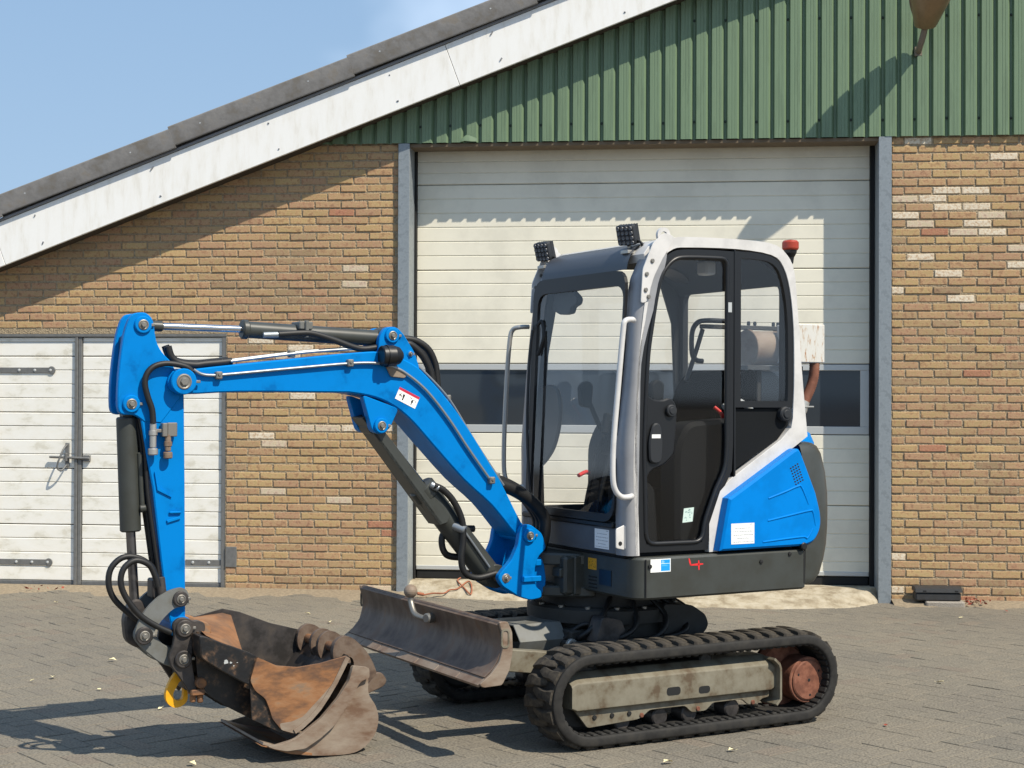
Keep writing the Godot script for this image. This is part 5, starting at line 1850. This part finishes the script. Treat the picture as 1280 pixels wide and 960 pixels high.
	mb.cyl(V(-1.812, 1.795, 0), V(-1.20, 1.772, 0), 0.036, 24, 0.006)
	mb.cyl(V(-1.835, 1.796, 0), V(-1.805, 1.795, 0), 0.042, 24, 0.006)
	mb.cyl(V(-1.172, 1.782, -0.05), V(-1.172, 1.782, 0.05), 0.040, 20)
	put(ac, "barrel", mb, mt.grey)
	mb = MB.new()
	mb.cyl(V(-2.20, 1.799, 0), V(-1.83, 1.796, 0), 0.0155, 18)
	put(ac, "rod", mb, mt.chrome)
	mb = MB.new()
	mb.cyl(V(-2.255, 1.80, 0), V(-2.175, 1.7985, 0), 0.022, 16)
	mb.cyl(V(-2.276, 1.80, -0.035), V(-2.276, 1.80, 0.035), 0.034, 18)
	put(ac, "rod_eye", mb, mt.grey)
	mb = MB.new()
	mb.box(V(-1.592, 1.80, -0.045), V(-1.53, 1.835, 0.055), 0.004)
	mb.box(V(-1.568, 1.765, 0.040), V(-1.552, 1.838, 0.066), 0.003)
	put(ac, "hose_clamp", mb, mt.grey_light)
	mb = MB.new()
	mb.cyl(V(-1.755, 1.772, 0.045), V(-1.68, 1.775, 0.055), 0.013, 10)
	put(ac, "fitting", mb, mt.pipe)
	put(ac, "hydraulic_hose", tube([-1.69, 1.776, -1.60, 1.783, -1.537, 1.783, -1.444, 1.760, -1.342, 1.728, -1.285, 1.722, -1.204, 1.735], 0.060, 0.014, 10), mt.hose)
	# lines along the boom
	for q in [[0.112, [-2.077, 1.620, -2.045, 1.602, -2.00, 1.597, -1.92, 1.603, -1.60, 1.635, -1.371, 1.656, -1.25, 1.658, -1.18, 1.645, -1.114, 1.616, -1.015, 1.543, -0.903, 1.418, -0.801, 1.281, -0.690, 1.140], 0.0065, "pipe"], [0.060, [-1.90, 1.657, -1.86, 1.663, -1.561, 1.702, -1.30, 1.724, -1.20, 1.728], 0.0065, "pipe"], [0.030, [-1.90, 1.66, -1.86, 1.667, -1.561, 1.706, -1.30, 1.728, -1.20, 1.732], 0.0065, "pipe"], [0.050, [-1.081, 1.690, -0.985, 1.612, -0.876, 1.502, -0.744, 1.312, -0.600, 1.118], 0.0075, "pipe"], [0.020, [-1.081, 1.694, -0.985, 1.618, -0.876, 1.508, -0.744, 1.318, -0.600, 1.124], 0.0075, "hose"], [0.080, [-1.081, 1.682, -0.985, 1.604, -0.876, 1.494, -0.744, 1.302, -0.60, 1.108], 0.006, "pipe"]]:
		put(bm, "hydraulic_pipe", tube(q[1], q[0], q[2]), mt[q[3]])
	for q in [[-1.971, 1.597, 0.112], [-1.382, 1.657, 0.112], [-0.681, 1.134, 0.112], [-0.876, 1.506, 0.05], [-0.622, 1.150, 0.05], [-1.625, 1.694, 0.045]]:
		mb = MB.new()
		mb.box(V(q[0] - 0.014, q[1] - 0.016, q[2] - 0.016), V(q[0] + 0.014, q[1] + 0.016, q[2] + 0.014), 0.004)
		mb.cyl(V(q[0], q[1] + 0.004, q[2] + 0.012), V(q[0], q[1] + 0.004, q[2] + 0.019), 0.007, 6, 0.001)
		put(bm, "pipe_clamp", mb, mt.pin)
	for q in [[0.0, [-1.10, 1.765, -1.07, 1.772, -1.011, 1.764, -0.95, 1.727, -0.915, 1.662, -0.905, 1.595, -0.90, 1.54]], [0.055, [-1.10, 1.742, -1.066, 1.745, -1.007, 1.700, -0.968, 1.635, -0.955, 1.58]], [-0.05, [-1.10, 1.75, -1.06, 1.762, -1.0, 1.745, -0.945, 1.70, -0.92, 1.64, -0.915, 1.57]]]:
		put(bm, "hydraulic_hose", tube(q[1], q[0], 0.017, 10), mt.hose)
	for q in [[0.04, [-2.165, 1.715, -2.150, 1.672, -2.115, 1.648, -2.051, 1.640, -2.007, 1.645, -1.937, 1.652, -1.89, 1.658]], [-0.01, [-2.16, 1.72, -2.14, 1.675, -2.10, 1.652, -2.03, 1.648, -1.95, 1.655, -1.89, 1.662]]]:
		put(bm, "hydraulic_hose", tube(q[1], q[0], 0.0165, 10), mt.hose)
	for k in 3:
		mb = MB.new()
		mb.sweep(curve([V(-0.62, 1.115 + k * 0.01, 0.05 - k * 0.05), V(-0.53, 1.085 + k * 0.012, 0.04 - k * 0.04), V(-0.425, 1.030 + k * 0.01, 0.02 - k * 0.03), V(-0.352, 0.955, 0.02 - k * 0.03), V(-0.345, 0.88, 0.02 - k * 0.03), V(-0.36, 0.78, 0.0)], 6), 0.030, 10)
		put(bm, "hose_sleeve", mb, mt.hose)
	# work lamp on the boom
	mb = MB.new()
	mb.lathe(V(-1.245, 1.690, 0.135), V(1, 0.03, 0), [Vector2(0, 0), Vector2(0, 0.040), Vector2(0.004, 0.045), Vector2(0.06, 0.046), Vector2(0.085, 0.038), Vector2(0.10, 0.022), Vector2(0.105, 0)], 24)
	mb.lathe(V(-1.222, 1.690, 0.135), V(1, 0.03, 0), [Vector2(0, 0.046), Vector2(0.0, 0.049), Vector2(0.008, 0.049), Vector2(0.008, 0.046)], 24)
	var bl := put(bm, "boom_lamp", mb, mt.black)
	mb = MB.new()
	mb.prism(fillet(P([-1.215, 1.655, -1.160, 1.650, -1.105, 1.612, -1.118, 1.594, -1.185, 1.600]), 0.008, 2), 0.101, 0.112, 0.002)
	put(bm, "lamp_bracket", mb, mt.steel_pale)
	# safety label: red bar, pictograms
	var im := Image.create(160, 96, false, Image.FORMAT_RGB8)
	im.fill(rgb(238, 236, 232))
	im.fill_rect(Rect2i(0, 0, 160, 20), rgb(190, 40, 66))
	for k in 7:
		im.fill_rect(Rect2i(82, 26 + k * 10, 2, 5), rgb(60, 60, 60))
	for q in [[18, 46, 10, 14], [26, 38, 4, 10], [30, 52, 8, 8], [44, 36, 14, 20], [48, 56, 9, 26], [36, 62, 6, 4], [98, 34, 14, 5], [116, 44, 10, 8], [114, 52, 14, 14], [118, 66, 6, 18], [140, 44, 6, 8], [126, 40, 8, 4]]:
		im.fill_rect(Rect2i(q[0], q[1], q[2], q[3]), rgb(30, 30, 30))
	var d := V(0.098, -0.046, 0) * 0.5
	decal(bm, "safety_label", V(-1.1005, 1.5075, 0.1012), d, V(0.046, 0.098, 0) * 0.26, printed(im))

func build_arm(ex: Node) -> void:
	var arm := group_part(ex, "arm")
	var mb := MB.new()
	var lower := PackedVector2Array(P([-2.158, 1.652, -2.104, 1.530, -2.098, 1.165, -2.092, 0.61, -2.090, 0.535, -2.110, 0.515, -2.140, 0.530, -2.165, 0.62, -2.180, 0.72, -2.196, 0.84, -2.232, 1.135, -2.255, 1.25, -2.275, 1.37, -2.30, 1.50, -2.27, 1.62, -2.20, 1.66]))
	mb.prism(lower, -0.070, 0.070, 0.005)
	var head := PackedVector2Array(P([-2.330, 1.832]))
	head = smooth2(P([-2.335, 1.822, -2.318, 1.843, -2.290, 1.850, -2.262, 1.846, -2.236, 1.816, -2.223, 1.739, -2.199, 1.691, -2.160, 1.652]), 3)
	head.append_array(P([-2.10, 1.53, -2.20, 1.40]))
	head.append_array(smooth2(P([-2.270, 1.405, -2.300, 1.428, -2.325, 1.434, -2.360, 1.436, -2.378, 1.465, -2.376, 1.590, -2.357, 1.750, -2.335, 1.822]), 3))
	mb.prism(head, 0.040, 0.074, 0.004)
	mb.prism(head, -0.074, -0.040, 0.004)
	put(arm, "arm_body", mb, mt.blue)
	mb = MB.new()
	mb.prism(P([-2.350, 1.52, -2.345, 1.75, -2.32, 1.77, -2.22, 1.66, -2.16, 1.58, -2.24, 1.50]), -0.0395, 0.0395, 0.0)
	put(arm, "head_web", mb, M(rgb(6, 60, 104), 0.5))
	for q in [[-2.279, 1.80, 0.036, 0.086], [-2.325, 1.478, 0.036, 0.086], [-2.120, 0.683, 0.030, 0.085]]:
		pin(arm, q[0], q[1], -q[3], q[3], q[2], mt.blue)
	mb = MB.new()
	mb.cyl(V(-2.112, 0.561, -0.085), V(-2.112, 0.561, 0.085), 0.046, 24)
	put(arm, "arm_end", mb, mt.blue)
	mb = MB.new()
	mb.box(V(-2.165, 1.028, 0.070), V(-2.115, 1.038, 0.082), 0.003, Transform3D(Basis.IDENTITY, V(0, 0, 0)))
	mb.prism(P([-2.227, 1.20, -2.215, 1.145, -2.155, 1.095, -2.215, 1.125]), 0.069, 0.078, 0.001)
	mb.prism(strip(P([-2.172, 0.99, -2.118, 1.005]), 0.012), 0.070, 0.079, 0.002)
	put(arm, "welded_lug", mb, mt.blue)
	# auxiliary couplings on the arm
	for q in [[-2.240, 1.40, 1.27, 0.0135], [-2.178, 1.355, 1.255, 0.0125]]:
		mb = MB.new()
		mb.cyl(V(q[0], q[1], 0.095), V(q[0], q[2] + 0.03, 0.095), q[3], 14, 0.003)
		mb.cyl(V(q[0], q[2] + 0.028, 0.095), V(q[0], q[2], 0.095), q[3] * 1.5, 14, 0.004)
		mb.cyl(V(q[0], q[1] - 0.03, 0.095), V(q[0], q[1] - 0.05, 0.095), q[3] * 1.35, 6, 0.002)
		put(arm, "coupling", mb, mt.silver if q[0] < -2.2 else mt.steel_pale)
	mb = MB.new()
	mb.box(V(-2.205, 1.345, 0.075), V(-2.183, 1.40, 0.112), 0.003)
	mb.box(V(-2.183, 1.345, 0.078), V(-2.142, 1.402, 0.106), 0.003)
	mb.box(V(-2.235, 1.362, 0.088), V(-2.20, 1.376, 0.102), 0.002)
	put(arm, "coupling_block", mb, mt.pin)
	put(arm, "hydraulic_hose", tube([-2.073, 1.604, -2.10, 1.628, -2.145, 1.640, -2.195, 1.643, -2.240, 1.630, -2.268, 1.600, -2.276, 1.560, -2.265, 1.510, -2.246, 1.455, -2.241, 1.400], 0.100, 0.0125, 10), mt.hose)
	# hoses down the front of the arm and the loops at the foot
	for q in [[0.052, [-2.285, 1.42, -2.262, 1.30, -2.250, 1.134, -2.232, 1.00, -2.205, 0.82, -2.20, 0.77]], [0.022, [-2.29, 1.42, -2.268, 1.30, -2.257, 1.134, -2.238, 1.00, -2.212, 0.82, -2.205, 0.77]], [-0.015, [-2.29, 1.42, -2.268, 1.30, -2.257, 1.134, -2.238, 1.00, -2.212, 0.82]]]:
		put(arm, "hydraulic_hose", tube(q[1], q[0], 0.0085, 8), mt.hose)
	for q in [[0.055, [-2.200, 0.72, -2.213, 0.768, -2.232, 0.815, -2.29, 0.853, -2.352, 0.855, -2.398, 0.812, -2.405, 0.746, -2.378, 0.684, -2.310, 0.618, -2.26, 0.585]], [0.095, [-2.215, 0.735, -2.228, 0.780, -2.254, 0.826, -2.308, 0.846, -2.354, 0.818, -2.368, 0.764, -2.348, 0.702, -2.29, 0.625, -2.22, 0.575, -2.16, 0.545]]]:
		put(arm, "hydraulic_hose", tube(q[1], q[0], 0.0125, 10), mt.hose)
	mb = MB.new()
	mb.cyl(V(-2.196, 0.77, 0.06), V(-2.188, 0.69, 0.065), 0.019, 12)
	mb.box(V(-2.225, 0.68, -0.03), V(-2.185, 0.76, 0.05), 0.006)
	put(arm, "hose_block", mb, mt.steel_dark)
	# bucket cylinder in front of the arm
	var bc := group_part(ex, "bucket_cylinder")
	mb = MB.new()
	mb.cyl(V(-2.322, 1.425, 0), V(-2.303, 0.955, 0), 0.043, 26, 0.006)
	mb.cyl(V(-2.322, 1.478, -0.036), V(-2.322, 1.478, 0.036), 0.036, 20)
	mb.box(V(-2.345, 1.42, -0.03), V(-2.30, 1.47, 0.03), 0.006)
	mb.cyl(V(-2.275, 1.28, 0.03), V(-2.262, 1.05, 0.03), 0.013, 10)
	mb.cyl(V(-2.275, 1.05, 0.03), V(-2.248, 1.052, 0.035), 0.017, 12)
	put(bc, "barrel", mb, mt.grey)
	mb = MB.new()
	mb.cyl(V(-2.303, 0.96, 0), V(-2.282, 0.62, 0), 0.0195, 18)
	put(bc, "rod", mb, mt.chrome_dull)
	mb = MB.new()
	mb.prism(fillet(P([-2.305, 0.68, -2.262, 0.68, -2.225, 0.60, -2.225, 0.50, -2.275, 0.475, -2.325, 0.51, -2.335, 0.60]), 0.025, 3), -0.03, 0.03, 0.008)
	put(bc, "rod_eye", mb, mt.steel_dark)
	# links
	for s in [1.0, -1.0]:
		mb = MB.new()
		var z0: float = 0.074 if s > 0 else -0.094
		var lk := smooth2(P([-2.086, 0.655, -2.110, 0.648, -2.150, 0.640, -2.200, 0.595, -2.232, 0.545, -2.238, 0.515, -2.262, 0.500, -2.290, 0.508, -2.307, 0.535, -2.300, 0.580, -2.262, 0.645, -2.200, 0.700, -2.140, 0.722, -2.108, 0.722, -2.088, 0.700, -2.086, 0.655]), 3)
		mb.prism(lk, z0, z0 + 0.020, 0.004)
		put(arm, "rocker_link", mb, mt.grey_light)
		mb = MB.new()
		mb.prism(fillet(P([-2.300, 0.575, -2.255, 0.575, -2.180, 0.490, -2.105, 0.460, -2.092, 0.415, -2.120, 0.385, -2.200, 0.420, -2.270, 0.480, -2.310, 0.53]), 0.02, 3), z0 - 0.022 * s, z0 + 0.020 - 0.022 * s, 0.004)
		put(arm, "bucket_link", mb, mt.grey_light)
	for q in [[-2.122, 0.680, 0.032], [-2.272, 0.540, 0.036]]:
		pin(arm, q[0], q[1], 0.09, 0.108, q[2], mt.steel_dark)
	mb = MB.new()
	mb.cyl(V(-2.272, 0.540, -0.10), V(-2.272, 0.540, 0.10), 0.03, 18)
	put(arm, "link_pin", mb, mt.steel_dark)

func build_buckets(ex: Node) -> void:
	# quick coupler
	var qc := group_part(ex, "quick_coupler")
	var cp := fillet(P([-2.160, 0.585, -2.135, 0.605, -2.101, 0.604, -2.072, 0.588, -2.056, 0.592, -2.025, 0.578, -2.022, 0.550, -2.043, 0.520, -2.076, 0.484, -2.076, 0.41, -2.062, 0.33, -2.050, 0.285, -2.065, 0.262, -2.098, 0.313, -2.138, 0.375, -2.167, 0.411, -2.175, 0.451, -2.160, 0.486, -2.152, 0.534]), 0.012, 3)
	for s in [1.0, -1.0]:
		var z0: float = 0.096 if s > 0 else -0.118
		var mb := MB.new()
		mb.prism(cp, z0, z0 + 0.022, 0.003)
		put(qc, "side_plate", mb, mt.steel_dark)
	pin(qc, -2.112, 0.561, 0.118, 0.132, 0.036, mt.steel_dark)
	pin(qc, -2.117, 0.437, 0.118, 0.134, 0.036, mt.steel_dark)
	var mb := MB.new()
	mb.cyl(V(-2.117, 0.437, -0.11), V(-2.117, 0.437, 0.11), 0.028, 18)
	mb.box(V(-2.10, 0.30, -0.09), V(-2.07, 0.50, 0.09), 0.01)
	put(qc, "cross_bar", mb, mt.steel_dark)
	mb = MB.new()
	mb.cyl(V(-2.045, 0.335, 0.0), V(-2.045, 0.335, 0.145), 0.022, 14)
	mb.box(V(-2.085, 0.285, 0.08), V(-2.03, 0.31, 0.14), 0.004)
	mb.cyl(V(-2.072, 0.255, 0.11), V(-2.072, 0.285, 0.11), 0.013, 6)
	mb.cyl(V(-2.043, 0.252, 0.115), V(-2.043, 0.285, 0.115), 0.013, 6)
	put(qc, "locking_bolt", mb, mt.rust)
	mb = MB.new()
	ring(mb, smooth2(P([-2.090, 0.365, -2.118, 0.375, -2.146, 0.345, -2.168, 0.290, -2.160, 0.250, -2.130, 0.228, -2.095, 0.235, -2.075, 0.262, -2.082, 0.320]), 3), smooth2(P([-2.094, 0.335, -2.108, 0.335, -2.120, 0.318, -2.136, 0.288, -2.134, 0.268, -2.120, 0.256, -2.103, 0.258, -2.094, 0.274, -2.094, 0.306]), 3), 0.03, 0.055)
	put(qc, "lifting_eye", mb, mt.yellow)
	# the attached bucket
	var bk := group_part(ex, "attached_bucket")
	var prof := smooth2(P([-2.062, 0.545, -2.058, 0.45, -2.045, 0.36, -2.00, 0.285, -1.92, 0.232, -1.82, 0.165, -1.73, 0.128, -1.675, 0.115, -1.630, 0.135, -1.56, 0.215, -1.51, 0.295, -1.462, 0.360, -1.425, 0.408]), 4)
	mb = MB.new()
	var back := PackedVector2Array()
	var front := PackedVector2Array()
	for q in prof:
		if q.x < -1.765:
			back.append(q)
		if q.x > -1.80:
			front.append(q)
	mb.prism(strip(back, 0.011), -0.270, 0.120, 0.001)
	put(bk, "back_shell", mb, mt.black_worn)
	mb = MB.new()
	mb.prism(strip(front, 0.011), -0.2695, 0.222, 0.001)
	put(bk, "shell", mb, mt.black_worn)
	mb = MB.new()
	mb.prism(strip(smooth2(P([-2.040, 0.52, -2.040, 0.45, -2.027, 0.37, -1.99, 0.30, -1.915, 0.247, -1.815, 0.180, -1.725, 0.143, -1.675, 0.130, -1.640, 0.148, -1.57, 0.226, -1.52, 0.305, -1.48, 0.362]), 3), 0.003), -0.265, 0.119, 0.0)
	put(bk, "lining", mb, mt.steel_dark)
	var side := PackedVector2Array(P([-2.085, 0.545, -2.050, 0.536, -1.996, 0.512, -1.838, 0.446]))
	side.append_array(smooth2(P([-1.838, 0.446, -1.759, 0.402, -1.664, 0.386, -1.564, 0.394, -1.440, 0.418]), 3))
	side.append_array(P([-1.425, 0.402, -1.462, 0.352, -1.51, 0.285, -1.56, 0.205, -1.630, 0.125, -1.676, 0.104, -1.735, 0.118, -1.825, 0.155, -1.925, 0.222, -2.01, 0.280, -2.055, 0.352, -2.075, 0.44]))
	mb = MB.new()
	mb.prism(fillet(P([-2.070, 0.50, -2.055, 0.352, -2.01, 0.280, -1.925, 0.222, -1.80, 0.150, -1.80, 0.40, -1.88, 0.45]), 0.02, 2), 0.112, 0.121, 0.001)
	put(bk, "side_plate", mb, mt.black_worn)
	mb = MB.new()
	mb.prism(fillet(P([-2.085, 0.545, -2.050, 0.536, -1.996, 0.512, -1.835, 0.443, -1.85, 0.318, -1.90, 0.340, -1.997, 0.398, -2.075, 0.452]), 0.012, 2), 0.1215, 0.231, 0.004)
	put(bk, "side_beam", mb, mt.black_worn)
	mb = MB.new()
	mb.prism(P([-1.838, 0.440, -1.759, 0.400, -1.664, 0.384, -1.564, 0.392, -1.440, 0.416, -1.425, 0.402, -1.462, 0.352, -1.51, 0.285, -1.56, 0.205, -1.630, 0.125, -1.676, 0.104, -1.735, 0.118, -1.86, 0.185, -1.87, 0.335]), 0.222, 0.2305, 0.001)
	put(bk, "front_side_plate", mb, mt.black_worn)
	mb = MB.new()
	mb.prism(side, -0.280, -0.2705, 0.001)
	put(bk, "side_plate", mb, mt.steel_dark)
	mb = MB.new()
	var wear := fillet(P([-1.843, 0.441, -1.759, 0.399, -1.664, 0.384, -1.564, 0.393, -1.444, 0.415, -1.432, 0.405, -1.462, 0.352, -1.489, 0.304, -1.525, 0.250, -1.562, 0.201, -1.600, 0.163, -1.641, 0.131, -1.676, 0.110, -1.733, 0.130, -1.775, 0.181, -1.789, 0.225, -1.806, 0.268, -1.852, 0.305, -1.873, 0.349]), 0.012, 2)
	mb.prism(wear, 0.231, 0.243, 0.002)
	put(bk, "wear_plate", mb, mt.rust)
	mb = MB.new()
	mb.prism(strip(P([-1.434, 0.405, -1.463, 0.351, -1.490, 0.303, -1.526, 0.249, -1.563, 0.200, -1.601, 0.162, -1.642, 0.130, -1.676, 0.111]), -0.020), 0.2435, 0.250, 0.001)
	put(bk, "worn_edge", mb, mt.steel_pale)
	mb = MB.new()
	mb.prism(fillet(P([-1.738, 0.133, -1.676, 0.111, -1.642, 0.132, -1.601, 0.164, -1.563, 0.202, -1.526, 0.251, -1.490, 0.305, -1.503, 0.312, -1.552, 0.262, -1.600, 0.218, -1.640, 0.180, -1.690, 0.163, -1.745, 0.160]), 0.008, 2), 0.2425, 0.2437, 0.0)
	put(bk, "scoured_edge", mb, mt.steel_pale)
	mb = MB.new()
	mb.prism(fillet(P([-2.09, 0.52, -2.08, 0.575, -2.045, 0.590, -2.00, 0.575, -1.985, 0.53, -2.02, 0.50]), 0.02, 4), 0.06, 0.10, 0.006)
	put(bk, "hinge_lug", mb, mt.rust)
	mb = MB.new()
	mb.prism(fillet(P([-2.09, 0.52, -2.08, 0.575, -2.045, 0.590, -2.00, 0.575, -1.985, 0.53, -2.02, 0.50]), 0.02, 4), -0.12, -0.08, 0.006)
	put(bk, "hinge_lug", mb, mt.rust)
	mb = MB.new()
	mb.skin([[V(-2.05, 0.54, 0.21), V(-2.03, 0.555, 0.0), V(-2.0, 0.545, -0.265)], [V(-1.96, 0.492, 0.215), V(-1.90, 0.505, 0.02), V(-1.82, 0.56, -0.265)], [V(-1.87, 0.45, 0.218), V(-1.84, 0.44, 0.05), V(-1.78, 0.548, -0.268)]])
	put(bk, "top_flange", mb, mt.rust)
	mb = MB.new()
	mb.prism(P([-1.90, 0.30, -1.86, 0.38, -1.845, 0.38, -1.88, 0.29]), -0.268, 0.110, 0.001)
	put(bk, "stiffener", mb, mt.rust)
	mb = MB.new()
	mb.prism(P([-2.0, 0.54, -1.82, 0.578, -1.74, 0.558, -1.60, 0.50, -1.44, 0.455, -1.425, 0.405, -1.56, 0.21, -1.68, 0.115, -1.85, 0.17, -2.02, 0.30]), -0.2705, -0.262, 0.001)
	put(bk, "far_wall", mb, mt.steel_dark)
	for q in [[-1.972, 0.430, 0.013], [-1.952, 0.426, 0.006], [-1.940, 0.412, 0.004], [-1.925, 0.424, 0.003]]:
		var bl := PackedVector2Array()
		for k in 9:
			var rr: float = q[2] * rng.randf_range(0.6, 1.1)
			bl.append(Vector2(q[0] + rr * cos(TAU * k / 9.0), q[1] + rr * 0.7 * sin(TAU * k / 9.0)))
		put(bk, "paint_chip", sheet(bl, 0.2316), mt.rail)
	# second bucket, lying under the first, on the paving
	var b2 := base("loose_bucket", Transform3D(Basis(Vector3.UP, deg_to_rad(35.6)), V(-0.359, 0.012, 4.311)))
	var shift := Transform3D(Basis.IDENTITY, V(1.5, 0, 0))
	var off := V(1.5, 0.0, 0.0)
	b2.transform = b2.transform * Transform3D(Basis.IDENTITY, -off)
	tag(b2, "grey brown worn digging bucket lying on the paving beneath the attached bucket", "bucket")
	var p2 := smooth2(P([-1.815, 0.066, -1.70, 0.026, -1.62, 0.003, -1.455, -0.011, -1.375, 0.004, -1.318, 0.055, -1.299, 0.120, -1.312, 0.180, -1.345, 0.235, -1.348, 0.30, -1.362, 0.345]), 4)
	mb = MB.new()
	mb.prism(strip(p2, 0.010), -0.300, 0.236, 0.001, shift)
	put(b2, "shell", mb, mt.steel_pale)
	mb = MB.new()
	mb.prism(P([-1.825, 0.064, -1.755, 0.052, -1.60, 0.012, -1.60, 0.000, -1.70, 0.018]), -0.305, 0.246, 0.002, shift)
	put(b2, "cutting_edge", mb, mt.rust)
	var sp := PackedVector2Array(P([-1.815, 0.060, -1.790, 0.058, -1.679, 0.078, -1.569, 0.148, -1.495, 0.224, -1.447, 0.295, -1.425, 0.355, -1.362, 0.345]))
	var rev := p2.duplicate()
	rev.reverse()
	for i in range(1, rev.size() - 1):
		sp.append(rev[i])
	for z in [0.236, -0.309]:
		mb = MB.new()
		mb.prism(sp, z, z + 0.009, 0.001, shift)
		put(b2, "side_plate", mb, mt.steel_pale)
	mb = MB.new()
	mb.prism(fillet(P([-1.805, 0.064, -1.740, 0.066, -1.679, 0.084, -1.569, 0.156, -1.495, 0.232, -1.445, 0.301, -1.427, 0.364, -1.353, 0.350, -1.351, 0.306, -1.385, 0.298, -1.402, 0.282, -1.433, 0.222, -1.511, 0.120, -1.572, 0.075, -1.640, 0.038, -1.72, 0.036, -1.775, 0.050]), 0.010, 2), 0.2455, 0.268, 0.003, shift)
	put(b2, "side_cutter", mb, mt.steel_pale)
	mb = MB.new()
	mb.cyl(V(-1.430, 0.412, -0.27) + off, V(-1.430, 0.412, 0.178) + off, 0.021, 18)
	put(b2, "hinge_tube", mb, mt.rust)
	for z in [0.145, -0.015, -0.095, -0.255]:
		mb = MB.new()
		var hk := smooth2(P([-1.445, 0.345, -1.470, 0.365, -1.482, 0.405, -1.472, 0.450, -1.440, 0.474, -1.400, 0.470, -1.360, 0.440, -1.320, 0.395, -1.290, 0.340, -1.282, 0.300, -1.33, 0.27, -1.385, 0.30, -1.385, 0.36, -1.400, 0.385, -1.43, 0.378, -1.445, 0.345]), 3)
		mb.prism(hk, z, z + (0.034 if z > 0.1 else 0.024), 0.004, shift)
		put(b2, "hinge_hook", mb, mt.steel_brown)
	mb = MB.new()
	mb.prism(fillet(P([-1.31, 0.20, -1.235, 0.225, -1.205, 0.275, -1.17, 0.272, -1.145, 0.235, -1.16, 0.21, -1.22, 0.19, -1.30, 0.16]), 0.012, 2), -0.03, 0.0, 0.003, shift)
	put(b2, "rear_lug", mb, mt.steel_brown)
